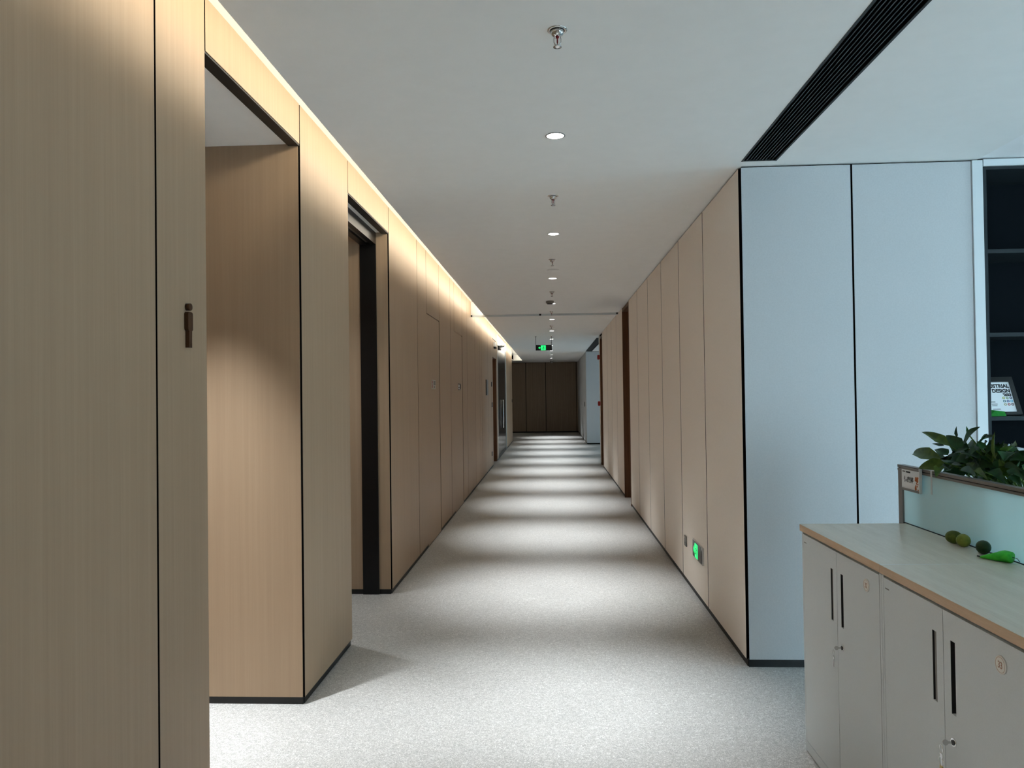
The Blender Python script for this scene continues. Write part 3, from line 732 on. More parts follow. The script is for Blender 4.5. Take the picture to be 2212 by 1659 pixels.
# desk and planter behind the screen
dk = empty('office_desk', (2.1, 2.9, 0)); tag(dk, 'white office desk hidden behind the frosted screen', 'desk')
MB().box(-0.36, 0.36, -1.1, 0.75, 0.72, 0.745).build('desk_top', M_WHITE, dk)
for (x, y) in ((-0.32, -1.05), (0.32, -1.05), (-0.32, 0.70), (0.32, 0.70)):
    MB().box(x - 0.02, x + 0.02, y - 0.02, y + 0.02, 0.0, 0.72).build('leg', M_ALU, dk)
pl = empty('potted_plant', (1.86, 3.28, 0.745))
tag(pl, 'bushy green leafy plant spilling over the glass screen', 'plant')
px = MB()
px.box(0.06, 0.19, -0.26, 0.26, 0.0, 0.51)
px.build('planter_box', M_WHITE, pl)
MB().box(0.07, 0.18, -0.245, 0.245, 0.51, 0.515).build('soil', M_SOIL, pl)
LEAVES = [(1.771, 3.426, 1.444, 1.744, 3.644, 1.508, 0.049, 1),
          (1.761, 3.306, 1.447, 1.733, 3.403, 1.5, 0.053, 0),
          (1.778, 3.391, 1.488, 1.763, 3.367, 1.533, 0.016, 0),
          (1.771, 3.324, 1.468, 1.773, 3.218, 1.542, 0.063, 0),
          (1.792, 3.327, 1.505, 1.797, 3.346, 1.533, 0.01, 0),
          (1.758, 3.459, 1.445, 1.761, 3.576, 1.448, 0.016, 0),
          (1.782, 3.53, 1.377, 1.804, 3.914, 1.388, 0.066, 1),
          (1.763, 3.439, 1.404, 1.756, 3.543, 1.428, 0.052, 0),
          (1.7, 3.343, 1.38, 1.65, 3.496, 1.343, 0.054, 1),
          (1.7, 3.38, 1.371, 1.65, 3.319, 1.321, 0.041, 1),
          (1.762, 3.214, 1.441, 1.78, 3.349, 1.391, 0.052, 0),
          (1.761, 3.068, 1.412, 1.728, 3.032, 1.528, 0.036, 1),
          (1.777, 3.066, 1.412, 1.774, 3.047, 1.495, 0.03, 0),
          (1.799, 3.113, 1.421, 1.825, 3.021, 1.389, 0.069, 1),
          (1.765, 3.196, 1.46, 1.751, 3.115, 1.518, 0.046, 0),
          (1.779, 3.229, 1.474, 1.769, 3.092, 1.513, 0.043, 0),
          (1.775, 3.083, 1.441, 1.757, 3.096, 1.4, 0.027, 1),
          (1.792, 3.279, 1.385, 1.813, 3.204, 1.361, 0.038, 0),
          (1.787, 3.248, 1.383, 1.797, 3.141, 1.383, 0.04, 0),
          (1.74, 3.28, 1.364, 1.69, 3.086, 1.353, 0.037, 0),
          (1.74, 3.176, 1.369, 1.69, 3.017, 1.352, 0.027, 1),
          (1.746, 2.974, 1.385, 1.736, 2.858, 1.371, 0.032, 0),
          (1.749, 2.961, 1.367, 1.72, 2.845, 1.341, 0.038, 0),
          (1.776, 3.13, 1.369, 1.738, 2.982, 1.341, 0.045, 0),
          (1.764, 3.421, 1.359, 1.743, 3.295, 1.376, 0.032, 0),
          (1.74, 3.487, 1.364, 1.69, 3.293, 1.364, 0.016, 0),
          (1.771, 3.035, 1.403, 1.758, 2.909, 1.391, 0.03, 0),
          (1.75, 3.123, 1.458, 1.727, 3.144, 1.485, 0.027, 0),
          (1.801, 2.998, 1.384, 1.779, 2.953, 1.424, 0.057, 0),
          (1.862, 3.096, 1.369, 1.857, 3.047, 1.419, 0.05, 0),
          (1.844, 3.17, 1.357, 1.829, 3.083, 1.39, 0.061, 0),
          (1.83, 3.482, 1.394, 1.818, 3.338, 1.376, 0.072, 0),
          (1.833, 3.056, 1.414, 1.836, 2.978, 1.453, 0.057, 0),
          (1.843, 3.426, 1.338, 1.862, 3.367, 1.334, 0.065, 0),
          (1.838, 3.307, 1.431, 1.831, 3.2, 1.44, 0.058, 0),
          (1.789, 3.34, 1.426, 1.79, 3.342, 1.469, 0.062, 0),
          (1.814, 3.099, 1.403, 1.816, 3.096, 1.364, 0.05, 0),
          (1.826, 3.159, 1.352, 1.851, 3.092, 1.372, 0.07, 1),
          (1.806, 2.982, 1.389, 1.835, 3.132, 1.346, 0.058, 0),
          (1.787, 3.393, 1.407, 1.788, 3.32, 1.38, 0.073, 0),
          (1.791, 3.048, 1.448, 1.743, 2.988, 1.42, 0.068, 0),
          (1.879, 3.585, 1.347, 1.873, 3.513, 1.323, 0.064, 0),
          (1.82, 3.502, 1.382, 1.833, 3.508, 1.408, 0.062, 0),
          (1.795, 3.031, 1.428, 1.798, 2.953, 1.427, 0.05, 0),
          (1.824, 3.329, 1.333, 1.83, 3.414, 1.368, 0.067, 0),
          (1.905, 3.182, 1.344, 1.921, 3.268, 1.293, 0.067, 0),
          (1.82, 3.243, 1.383, 1.773, 3.197, 1.425, 0.07, 0),
          (1.897, 3.131, 1.343, 1.871, 3.126, 1.374, 0.068, 1),
          (1.787, 3.409, 1.372, 1.795, 3.556, 1.381, 0.072, 0),
          (1.878, 3.184, 1.367, 1.844, 3.053, 1.411, 0.068, 0),
          (1.774, 3.281, 1.34, 1.73, 3.181, 1.394, 0.06, 1),
          (1.889, 3.325, 1.404, 1.905, 3.275, 1.444, 0.052, 0),
          (1.8, 3.038, 1.375, 1.761, 2.89, 1.37, 0.054, 0),
          (1.866, 3.513, 1.389, 1.895, 3.467, 1.401, 0.053, 0),
          (1.786, 3.191, 1.425, 1.782, 3.107, 1.47, 0.048, 0),
          (1.832, 3.407, 1.336, 1.796, 3.465, 1.305, 0.053, 0),
          (1.802, 3.448, 1.393, 1.779, 3.475, 1.349, 0.073, 0),
          (1.825, 3.386, 1.389, 1.813, 3.5, 1.375, 0.061, 1),
          (1.803, 3.036, 1.45, 1.825, 3.06, 1.471, 0.06, 0),
          (1.857, 3.093, 1.427, 1.886, 3.064, 1.45, 0.066, 0),
          (1.885, 3.215, 1.434, 1.911, 3.307, 1.459, 0.049, 1),
          (1.902, 3.489, 1.374, 1.857, 3.484, 1.334, 0.053, 0),
          (1.865, 3.549, 1.355, 1.894, 3.663, 1.303, 0.051, 1),
          (1.854, 3.134, 1.369, 1.868, 3.112, 1.42, 0.05, 0),
          (1.885, 3.333, 1.326, 1.863, 3.285, 1.386, 0.051, 0),
          (1.868, 3.203, 1.393, 1.87, 3.159, 1.432, 0.07, 0),
          (1.873, 3.129, 1.386, 1.866, 3.151, 1.348, 0.054, 0),
          (1.817, 3.033, 1.443, 1.812, 3.117, 1.407, 0.051, 0),
          (1.876, 3.566, 1.374, 1.831, 3.527, 1.426, 0.061, 0),
          (1.813, 2.992, 1.355, 1.804, 2.891, 1.387, 0.051, 1),
          (1.811, 3.028, 1.384, 1.829, 3.008, 1.356, 0.052, 0),
          (1.807, 3.074, 1.395, 1.802, 3.185, 1.4, 0.051, 0),
          (1.888, 3.52, 1.314, 1.892, 3.567, 1.361, 0.068, 0),
          (1.812, 3.12, 1.41, 1.793, 3.126, 1.455, 0.059, 0),
          (1.82, 3.067, 1.427, 1.839, 3.024, 1.416, 0.066, 0),
          (1.878, 3.257, 1.347, 1.885, 3.32, 1.302, 0.058, 1),
          (1.797, 3.027, 1.377, 1.826, 3.066, 1.33, 0.056, 0),
          (1.866, 3.157, 1.335, 1.85, 3.161, 1.385, 0.069, 0),
          (1.853, 3.129, 1.405, 1.873, 3.082, 1.381, 0.068, 0),
          (1.877, 3.134, 1.402, 1.848, 2.988, 1.405, 0.052, 0),
          (1.851, 3.241, 1.436, 1.861, 3.193, 1.467, 0.069, 0),
          (1.842, 3.236, 1.405, 1.806, 3.077, 1.423, 0.049, 0),
          (1.867, 3.316, 1.386, 1.875, 3.331, 1.344, 0.05, 0),
          (1.868, 3.079, 1.371, 1.883, 3.18, 1.362, 0.066, 0),
          (1.863, 3.661, 1.329, 1.851, 3.51, 1.334, 0.056, 0),
          (1.814, 3.11, 1.37, 1.81, 3.133, 1.328, 0.06, 1),
          (1.851, 3.052, 1.385, 1.82, 2.944, 1.424, 0.062, 0),
          (1.822, 3.116, 1.435, 1.785, 3.135, 1.47, 0.053, 0),
          (1.916, 3.586, 1.419, 1.879, 3.428, 1.452, 0.072, 1),
          (1.885, 3.277, 1.34, 1.895, 3.389, 1.328, 0.056, 0),
          (1.855, 3.282, 1.378, 1.829, 3.163, 1.409, 0.069, 1),
          (1.843, 3.617, 1.327, 1.838, 3.559, 1.294, 0.052, 0),
          (1.914, 3.15, 1.399, 1.933, 3.267, 1.347, 0.051, 0),
          (1.891, 3.13, 1.389, 1.848, 2.984, 1.407, 0.068, 0),
          (1.867, 3.357, 1.391, 1.853, 3.44, 1.395, 0.068, 0),
          (1.815, 3.178, 1.441, 1.835, 3.293, 1.394, 0.069, 1),
          (1.863, 3.15, 1.379, 1.887, 3.098, 1.4, 0.047, 0),
          (1.85, 3.391, 1.403, 1.836, 3.439, 1.362, 0.052, 1),
          (1.851, 3.179, 1.428, 1.864, 3.132, 1.406, 0.06, 0),
          (1.869, 3.08, 1.418, 1.891, 3.075, 1.378, 0.06, 0),
          (1.852, 3.452, 1.403, 1.831, 3.466, 1.355, 0.054, 0),
          (1.823, 3.368, 1.392, 1.789, 3.413, 1.401, 0.07, 1),
          (1.798, 3.447, 1.355, 1.807, 3.549, 1.367, 0.07, 0),
          (1.824, 3.024, 1.383, 1.813, 3.084, 1.404, 0.051, 1),
          (1.786, 3.214, 1.448, 1.815, 3.315, 1.463, 0.053, 0),
          (1.836, 3.273, 1.347, 1.851, 3.248, 1.379, 0.058, 1),
          (1.884, 3.176, 1.34, 1.906, 3.174, 1.374, 0.069, 0),
          (1.831, 3.409, 1.392, 1.793, 3.429, 1.373, 0.065, 0),
          (1.81, 3.235, 1.402, 1.802, 3.253, 1.434, 0.058, 1),
          (1.862, 3.181, 1.443, 1.862, 3.233, 1.405, 0.061, 1),
          (1.864, 3.565, 1.332, 1.867, 3.697, 1.333, 0.059, 0),
          (1.855, 3.308, 1.397, 1.852, 3.302, 1.349, 0.052, 0),
          (1.883, 3.345, 1.386, 1.857, 3.39, 1.4, 0.073, 0),
          (1.84, 3.043, 1.434, 1.856, 3.115, 1.393, 0.052, 0),
          (1.914, 3.621, 1.38, 1.869, 3.57, 1.339, 0.07, 0),
          (1.786, 3.033, 1.454, 1.749, 2.928, 1.49, 0.068, 1),
          (1.797, 3.129, 1.41, 1.784, 3.094, 1.376, 0.069, 0),
          (1.813, 3.283, 1.367, 1.773, 3.235, 1.336, 0.067, 1),
          (1.883, 3.415, 1.352, 1.9, 3.588, 1.357, 0.058, 0),
          (1.861, 3.183, 1.402, 1.872, 3.332, 1.385, 0.057, 0),
          (1.87, 3.378, 1.356, 1.878, 3.383, 1.41, 0.057, 0),
          (1.886, 3.446, 1.318, 1.858, 3.286, 1.302, 0.073, 0),
          (1.909, 3.292, 1.416, 1.886, 3.275, 1.469, 0.063, 0),
          (1.837, 3.423, 1.423, 1.857, 3.325, 1.419, 0.065, 0),
          (1.877, 3.567, 1.385, 1.838, 3.408, 1.43, 0.062, 0),
          (1.824, 3.591, 1.343, 1.787, 3.504, 1.399, 0.071, 0),
          (1.854, 3.407, 1.437, 1.874, 3.469, 1.457, 0.074, 0),
          (1.861, 3.071, 1.355, 1.832, 3.027, 1.399, 0.058, 0),
          (1.855, 3.097, 1.383, 1.863, 3.153, 1.411, 0.061, 1),
          (1.789, 2.959, 1.377, 1.764, 2.945, 1.348, 0.063, 0),
          (1.813, 3.07, 1.37, 1.783, 3.101, 1.385, 0.046, 1),
          (1.824, 3.14, 1.396, 1.825, 3.125, 1.348, 0.047, 0),
          (1.897, 3.729, 1.371, 1.919, 3.863, 1.314, 0.069, 0),
          (1.799, 3.321, 1.38, 1.771, 3.197, 1.365, 0.05, 0),
          (1.841, 3.177, 1.353, 1.819, 3.21, 1.324, 0.052, 0),
          (1.866, 3.261, 1.345, 1.834, 3.138, 1.397, 0.068, 0),
          (1.913, 3.239, 1.339, 1.921, 3.187, 1.321, 0.052, 0),
          (1.83, 3.264, 1.347, 1.856, 3.391, 1.298, 0.053, 0),
          (1.872, 3.316, 1.337, 1.849, 3.307, 1.285, 0.069, 1),
          (1.854, 3.078, 1.35, 1.862, 3.125, 1.383, 0.058, 0),
          (1.839, 3.274, 1.444, 1.839, 3.217, 1.479, 0.068, 0),
          (1.885, 3.441, 1.374, 1.889, 3.387, 1.339, 0.073, 0),
          (1.865, 3.185, 1.441, 1.825, 3.032, 1.446, 0.065, 0),
          (1.886, 3.463, 1.388, 1.878, 3.398, 1.435, 0.058, 0),
          (1.862, 3.187, 1.363, 1.822, 3.214, 1.357, 0.049, 0),
          (1.838, 3.068, 1.358, 1.805, 3.113, 1.354, 0.068, 1),
          (1.824, 3.24, 1.393, 1.818, 3.301, 1.412, 0.06, 1),
          (1.846, 3.512, 1.419, 1.815, 3.538, 1.451, 0.054, 0),
          (1.771, 3.289, 1.445, 1.749, 3.37, 1.419, 0.048, 0),
          (1.856, 3.326, 1.444, 1.825, 3.25, 1.479, 0.049, 0),
          (1.828, 3.351, 1.427, 1.789, 3.363, 1.39, 0.058, 1),
          (1.884, 3.099, 1.378, 1.893, 3.136, 1.425, 0.057, 0),
          (1.778, 3.437, 1.346, 1.794, 3.389, 1.311, 0.062, 0),
          (1.868, 3.246, 1.354, 1.828, 3.068, 1.361, 0.054, 0),
          (1.856, 3.561, 1.399, 1.869, 3.534, 1.454, 0.066, 0),
          (1.784, 2.989, 1.41, 1.792, 3.011, 1.362, 0.061, 0),
          (1.784, 3.343, 1.421, 1.758, 3.183, 1.417, 0.059, 0),
          (1.86, 3.401, 1.347, 1.875, 3.549, 1.338, 0.072, 1)]
def leaf_mesh(name, L, W, curl, fold):
    n = 10; vs = []; fs = []
    for k in range(n + 1):
        t = k / n
        w = W / 2 * min(1, (t / 0.3) ** 0.6) * ((1 - t) / 0.7 if t > 0.3 else 1) ** 0.8 + 0.0004
        z = -curl * L * (t - 0.35) ** 2 + curl * L * 0.1225
        for s_ in (-1, -0.5, 0, 0.5, 1):
            vs.append((t * L, s_ * w, z + abs(s_) * w * fold + 0.03 * W * math.sin(7 * t + 3 * s_)))
    for k in range(n):
        for j in range(4):
            a = k * 5 + j; fs.append((a, a + 5, a + 6, a + 1))
    return MB().raw(vs, fs, True).mesh(name)
rl = random.Random(5)
pbase = Vector((1.86, 3.28, 0.745))
for (bx, by, bz, tx_, ty, tz, w, k) in LEAVES:
    b = Vector((bx, by, bz)); tip = Vector((tx_, ty, tz)); d = tip - b; L = max(d.length, 0.04)
    me = leaf_mesh('leaf', L, min(w, L * 0.75), rl.uniform(0.05, 0.3), rl.uniform(0.15, 0.55))
    me.materials.append(M_LEAF2 if k else M_LEAF)
    o = bpy.data.objects.new('leaf', me); COL.objects.link(o); o.parent = pl
    xd = d.normalized()
    up = Vector((-0.75 + rl.uniform(-.35, .35), -0.45 + rl.uniform(-.5, .5), 0.55 + rl.uniform(-.35, .45)))
    zd = (up - xd * up.dot(xd)).normalized(); yd = zd.cross(xd)
    m = Matrix((xd, yd, zd)).transposed().to_4x4(); m.translation = b - pbase
    o.matrix_local = m
st = MB()
for i, (bx, by, bz, *_r) in enumerate(LEAVES):
    if i % 2: continue
    b = Vector((bx, by, bz)) - pbase
    root = Vector((max(0.08, min(0.17, b.x * 0.5)), max(-0.2, min(0.2, b.y * 0.7)), 0.51))
    mid = (root + b) / 2 + Vector((0, 0, 0.02))
    st.tube([root, mid, b], 0.003, 5)
st.build('stems', M_LEAF2, pl)

# ------------------------------------------------------------------ fruit and pouch on the worktop
def lime(loc, r, stretch, axis_rz, tilt, m, lab):
    mb = MB(); prof = []
    n = 16
    for k in range(n + 1):
        a = math.pi * k / n
        h = -math.cos(a) * stretch; q = math.sin(a) * r
        if k == n: h += r * 0.16
        if k == n - 1: q *= 0.75; h += r * 0.05
        prof.append((max(q, 0.0006), h * r))
    mb.lathe(prof, 20, (0, 0, 0), 'x')
    o = mb.build('lime', m); o.location = (loc[0], loc[1], 1.0662 + r * 0.995); o.rotation_euler = (0, tilt, axis_rz)
    tag(o, lab, 'lime', 'limes on the worktop')
lime((1.640, 3.165), 0.0265, 1.30, math.radians(118), 0.05, M_LIME, 'dark olive lime with pointed tip, farthest of the three')
lime((1.640, 3.095), 0.0262, 1.12, math.radians(250), 0.1, M_LIME2, 'yellowish green lime in the middle of the three')
lime((1.645, 2.965), 0.0262, 1.10, math.radians(245), -0.1, M_LIME3, 'dark green lime nearest the green pouch')
def pouch():
    vs = []; fs = []; n = 12; m = 10
    for k in range(n + 1):
        t = k / n
        w = 0.006 + 0.026 * min(1, t * 1.25) ** 0.9; h = 0.004 + 0.0165 * min(1, t * 1.3)
        if k == n: w *= 0.86; h *= 0.85
        for j in range(m):
            a = 2 * math.pi * j / m
            cr = 1 + 0.10 * math.sin(3 * a + 6 * t) + 0.07 * math.sin(5 * a - 9 * t)
            vs.append((w * math.cos(a) * cr, -t * 0.105, h + h * math.sin(a) * cr if math.sin(a) > -0.7 else 0.001))
    for k in range(n):
        for j in range(m):
            j2 = (j + 1) % m; fs.append((k * m + j, k * m + j2, (k + 1) * m + j2, (k + 1) * m + j))
    fs.append(tuple(reversed(range(m)))); fs.append(tuple(n * m + j for j in range(m)))
    t = empty('green_pouch', (1.595, 2.895, 1.0664), math.radians(38)); tag(t, 'bright green crumpled pouch tapering to a point on worktop', 'pouch')
    MB().raw(vs, fs, True).build('pouch_body', M_POUCH, t)
    MB().tube([(0.0, 0.012, 0.006), (0.002, 0.004, 0.005), (0, -0.004, 0.005)], 0.003, 6).build('stem_tip', M_DARK_PLASTIC, t)
    MB().tube([(0.004, -0.104, 0.02), (0.012, -0.118, 0.015), (0.016, -0.124, 0.004)], 0.0012, 5).build('cord', M_DARK_PLASTIC, t)
pouch()

# ------------------------------------------------------------------ ceiling fittings along the corridor centre
CX = 0.045
def make_downlight():
    t = empty('downlight')
    MB().lathe([(0.0455, 0.0), (0.0525, 0.0), (0.0535, -0.0025), (0.0475, -0.004), (0.0455, -0.0)], 28, closed=False).build('trim_ring', M_GREY_PLASTIC, t)
    MB().lathe([(0.046, -0.0005), (0.046, -0.002)], 28).build('diffuser', M_LAMP, t)
    l = bpy.data.lights.new('beam', 'SPOT'); l.energy = SPOT_W; l.spot_size = math.radians(54); l.spot_blend = 1.0
    l.shadow_soft_size = 0.035; l.color = (0.93, 0.975, 1.0)
    o = bpy.data.objects.new('beam', l); COL.objects.link(o); o.parent = t; o.location = (0, 0, -0.006)
    return t
ys = [4.055, 6.55, 9.075, 11.61, 14.08, 16.63, 19.15, 21.69, 24.26, 26.8, 29.35]
d0 = make_downlight()
extra = [1.53, -0.98]
for i, y in enumerate(ys + extra):
    d = d0 if i == 0 else copy_tree(d0)
    d.location = (CX, y, ZC)
    lab = ('%s round white downlight in view, counted from the camera' % ORD[i]) if i < len(ys) else ('round white downlight above the camera, out of view' if i == len(ys) else 'round white downlight behind the camera, out of view')
    tag(d, lab, 'downlight', 'downlights along the corridor centre')
# downlights inside the two recesses
for i, (x, y, e, lab) in enumerate(((-1.84, 3.55, 340, 'round downlight inside the washroom entrance recess'), (-2.35, 5.72, 60, 'round downlight inside the black portal doorway'))):
    d = copy_tree(d0); d.location = (x, y, 3.115); tag(d, lab, 'downlight', 'recess downlights')
    for c in d.children:
        if c.type == 'LIGHT':
            c.data = c.data.copy(); c.data.energy = e; c.data.spot_size = math.radians(58 if i == 0 else 110)

def make_sprinkler():
    t = empty('sprinkler')
    MB().lathe([(0.0385, 0.0), (0.039, -0.002), (0.034, -0.0045), (0.026, -0.004), (0.026, 0.0)], 28, closed=False).build('escutcheon', M_CHROME, t)
    MB().lathe([(0.025, 0.0), (0.0255, -0.012), (0.022, -0.020), (0.016, -0.024), (0.013, -0.027)], 24).build('cup', M_CHROME, t)
    for s in (-1, 1):
        MB().tube([(0.010 * s, 0, -0.024), (0.0135 * s, 0, -0.034), (0.0135 * s, 0, -0.046), (0.009 * s, 0, -0.056), (0.002 * s, 0, -0.059)], 0.0022, 6).build('yoke_arm', M_STEEL, t)
    MB().lathe([(0.002, -0.027), (0.0028, -0.032), (0.0028, -0.048), (0.0015, -0.054)], 10).build('glass_bulb', M_BULB, t)
    MB().lathe([(0.007, -0.0265), (0.0075, -0.030), (0.004, -0.032)], 12).build('bulb_seat', M_BULB, t)
    MB().lathe([(0.005, -0.057), (0.016, -0.064), (0.0165, -0.067), (0.006, -0.066)], 18).build('deflector', M_CHROME, t)
    return t
s0 = make_sprinkler()
sy = [2.873, 5.295, 7.80, 10.27, 12.70, 15.39, 17.92, 20.45, 23.0, 25.6, 28.2]
for i, y in enumerate(sy):
    s = s0 if i == 0 else copy_tree(s0)
    s.location = (CX - (0.0 if i == 0 else 0.008), y, ZC); s.rotation_euler = (0, 0, 0.0 if i == 0 else 1.2 * (i % 3) - 0.6)
    tag(s, '%s chrome ceiling sprinkler counted from the camera' % ORD[i], 'sprinkler', 'sprinklers along the corridor centre')
for i, y in enumerate((8.46, 16.1, 26.5)):
    o = MB().lathe([(0.066, 0.0), (0.067, -0.004), (0.058, -0.010), (0.001, -0.011)], 28, closed=False).build('ceiling_cover_plate', M_CEIL)
    o.location = (0.049, y, ZC); tag(o, 'flat round cover plate on ceiling, %s one from camera' % ORD[i], 'cover plate', 'round ceiling cover plates')
sd = empty('smoke_detector', (0.010, 11.30, ZC)); tag(sd, 'grey box smoke detector overlapping a downlight', 'smoke detector')
MB().lathe([(0.058, 0.0), (0.060, -0.006), (0.060, -0.030), (0.050, -0.036)], 24).build('housing', M_GREY_PLASTIC, sd)
MB().lathe([(0.045, -0.036), (0.042, -0.047), (0.03, -0.050)], 24).build('sensor_chamber', M_DARK_PLASTIC, sd)
dc = empty('dome_camera', (0.06, 30.8, ZC)); tag(dc, 'grey dome camera hanging near the dark end wall', 'camera')
MB().lathe([(0.075, 0.0), (0.075, -0.03), (0.06, -0.04)], 20).build('mount', M_WHITE, dc)
MB().lathe([(0.058, -0.04), (0.055, -0.09), (0.035, -0.125), (0.004, -0.138)], 20).build('dome', M_GREY_PLASTIC, dc)

# steel rail of the smoke curtain across the ceiling
rail = empty('ceiling_rail', (0, 13.10, ZC)); tag(rail, 'polished steel rail crossing the corridor ceiling', 'rail')
MB().box(XL + 0.002, -0.165, -0.014, 0.014, -0.034, 0.0).build('rail_bar', M_RAIL, rail)
MB().box(-0.160, XR - 0.002, -0.014, 0.014, -0.034, 0.0).build('rail_bar', M_RAIL, rail)
MB().box(-0.180, -0.145, -0.018, 0.018, -0.030, 0.0).build('joint_clip', M_BLACK_METAL, rail)
MB().box(XL + 0.001, XL + 0.03, -0.02, 0.02, -0.030, 0.0).build('end_bracket', M_BLACK_METAL, rail)
MB().box(XR - 0.03, XR - 0.001, -0.02, 0.02, -0.030, 0.0).build('end_bracket', M_BLACK_METAL, rail)

# black linear air slots in the ceiling
def vent(x0, x1, y0, y1, lab, n=9):
    t = empty('linear_vent', ((x0 + x1) / 2, (y0 + y1) / 2, ZC)); tag(t, lab, 'air vent', 'black linear ceiling vents')
    O = ((x0 + x1) / 2, (y0 + y1) / 2, ZC)
    MB().box(x0, x1, y0, y1, ZC + 0.050, ZC + 0.06).build('plenum', M_JOINT, t, O)
    MB().box(x0, x0 + 0.012, y0, y1, ZC - 0.002, ZC + 0.05).build('frame_side', M_BLACK, t, O)
    MB().box(x1 - 0.012, x1, y0, y1, ZC - 0.002, ZC + 0.05).build('frame_side', M_BLACK, t, O)
    MB().box(x0, x1, y1 - 0.012, y1, ZC - 0.001, ZC + 0.05).build('frame_end', M_BLACK, t, O)
    MB().box(x0, x1, y0, y0 + 0.012, ZC - 0.001, ZC + 0.05).build('frame_end', M_BLACK, t, O)
    st = (x1 - x0 - 0.024) / (n + 1)
    for k in range(n):
        x = x0 + 0.012 + st * (k + 1)
        MB().box(x - 0.0025, x + 0.0025, y0 + 0.012, y1 - 0.012, ZC + 0.002, ZC + 0.03).build('slat', M_BLACK_METAL, t, O)
vent(1.178, 1.39, -1.2, 4.615, 'long black slotted air vent above the office bay')
vent(1.178, 1.39, 19.0, 25.0, 'black air vent glimpsed above the far bay')

# ------------------------------------------------------------------ signs and small wall fittings
ms = empty('washroom_sign', (XL, 2.785, 1.894)); tag(ms, 'raised bronze male figure washroom sign on oak panel', 'sign')
hd = MB().lathe([(0.0142, 0.0), (0.0142, 0.016), (0.0135, 0.017)], 20, (0, 0, 0.155), 'x').build('head', M_BRONZE, ms)
def rrect(w, z0, z1, r, n=5):
    p = []
    for (cx, cz, a0) in ((w - r, z1 - r, 0), (-w + r, z1 - r, 90), (-w + r, z0 + r, 180), (w - r, z0 + r, 270)):
        for k in range(n + 1):
            a = math.radians(a0 + 90 * k / n); p.append((cx + r * math.cos(a), cz + r * math.sin(a)))
    return p
bevel(MB().prism(rrect(0.0195, 0.063, 0.136, 0.010), 0.0, 0.016, 'x').build('torso', M_BRONZE, ms), 0.001, 2)
bevel(MB().box(0.0, 0.016, -0.0115, 0.0115, 0.0, 0.0635).build('legs', M_BRONZE, ms), 0.001, 2)

def pictogram(parent, cx, cz, s, to3):
    """running figure on a lit green square; to3 maps (u, w, depth) to the parent's space"""
    def poly(name, pts, m, d0, d1):
        n = len(pts)
        vs = [to3(cx + p[0] * s, cz + p[1] * s, d0) for p in pts] + [to3(cx + p[0] * s, cz + p[1] * s, d1) for p in pts]
        fs = [tuple(reversed(range(n))), tuple(range(n, 2 * n))] + [(i, (i + 1) % n, n + (i + 1) % n, n + i) for i in range(n)]
        return MB().raw(vs, fs).build(name, m, parent)
    sq = [(0.5 * a, b) for a, b in ()] or rrect(0.5, -0.5, 0.5, 0.08, 3)
    p = poly('lit_square', sq, M_GREEN_LIT, 0.0, 0.0015)
    dk = M_SIGN_BLACK
    poly('figure_head', [(0.10 + 0.075 * math.cos(k * math.pi / 5), 0.33 + 0.075 * math.sin(k * math.pi / 5)) for k in range(10)], dk, 0.0016, 0.0022)
    poly('figure_body', [(0.05, 0.24), (0.16, 0.22), (0.08, -0.04), (-0.04, -0.02)], dk, 0.0016, 0.0022)
    poly('figure_arm', [(0.05, 0.24), (-0.18, 0.20), (-0.24, 0.06), (-0.18, 0.04), (-0.13, 0.14), (0.06, 0.17)], dk, 0.0016, 0.0022)
    poly('figure_arm', [(0.14, 0.22), (0.26, 0.10), (0.34, 0.14), (0.36, 0.08), (0.25, 0.02), (0.12, 0.13)], dk, 0.0016, 0.0022)
    poly('figure_leg', [(-0.04, 0.0), (-0.14, -0.18), (-0.36, -0.20), (-0.36, -0.28), (-0.10, -0.27), (0.06, -0.04)], dk, 0.0016, 0.0022)
    poly('figure_leg', [(0.0, -0.02), (0.10, -0.20), (0.02, -0.44), (0.12, -0.46), (0.22, -0.18), (0.10, 0.0)], dk, 0.0016, 0.0022)
    ar = [(-1.02, 0.0), (-0.78, 0.26), (-0.78, 0.10), (-0.58, 0.10), (-0.58, -0.10), (-0.78, -0.10), (-0.78, -0.26)]
    poly('arrow', ar, M_GREEN_LIT, 0.0, 0.0015)
# hanging exit sign
ex = empty('exit_sign', (-0.15, 18.22, 2.76)); tag(ex, 'black hanging exit sign with green running figure and arrow', 'exit sign')
MB().box(-0.196, 0.197, -0.011, 0.011, 0.0, 0.135).build('housing', M_SIGN_BLACK, ex)
for x in (-0.192, 0.192):
    MB().tube([(x, 0, 0.135), (x, 0, ZC - 2.76)], 0.005, 8).build('hanger_rod', M_BLACK_METAL, ex)
    MB().lathe([(0.018, ZC - 2.76), (0.018, ZC - 2.768), (0.006, ZC - 2.775)], 14, (x, 0, 0)).build('ceiling_rose', M_GREY_PLASTIC, ex)
MB().box(0.065, 0.190, -0.0125, -0.011, 0.030, 0.130).build('side_plate', M_DARK_PLASTIC, ex)
pictogram(ex, -0.010, 0.064, 0.118, lambda u, w, d: (u, -0.0112 - d, w))
# low exit sign on the right wall
el = empty('exit_sign', (XR, 6.19, 0.33)); tag(el, 'low wall exit sign with green arrow on beige panel', 'exit sign')
MB().box(-0.012, 0.0, -0.205, 0.205, 0.0, 0.14).build('bezel', M_STEEL, el)
MB().box(-0.014, -0.012, -0.165, 0.200, 0.006, 0.134).build('face', M_SIGN_BLACK, el)
pictogram(el, -0.042, 0.066, 0.115, lambda u, w, d: (-0.0142 - d, -u, w))
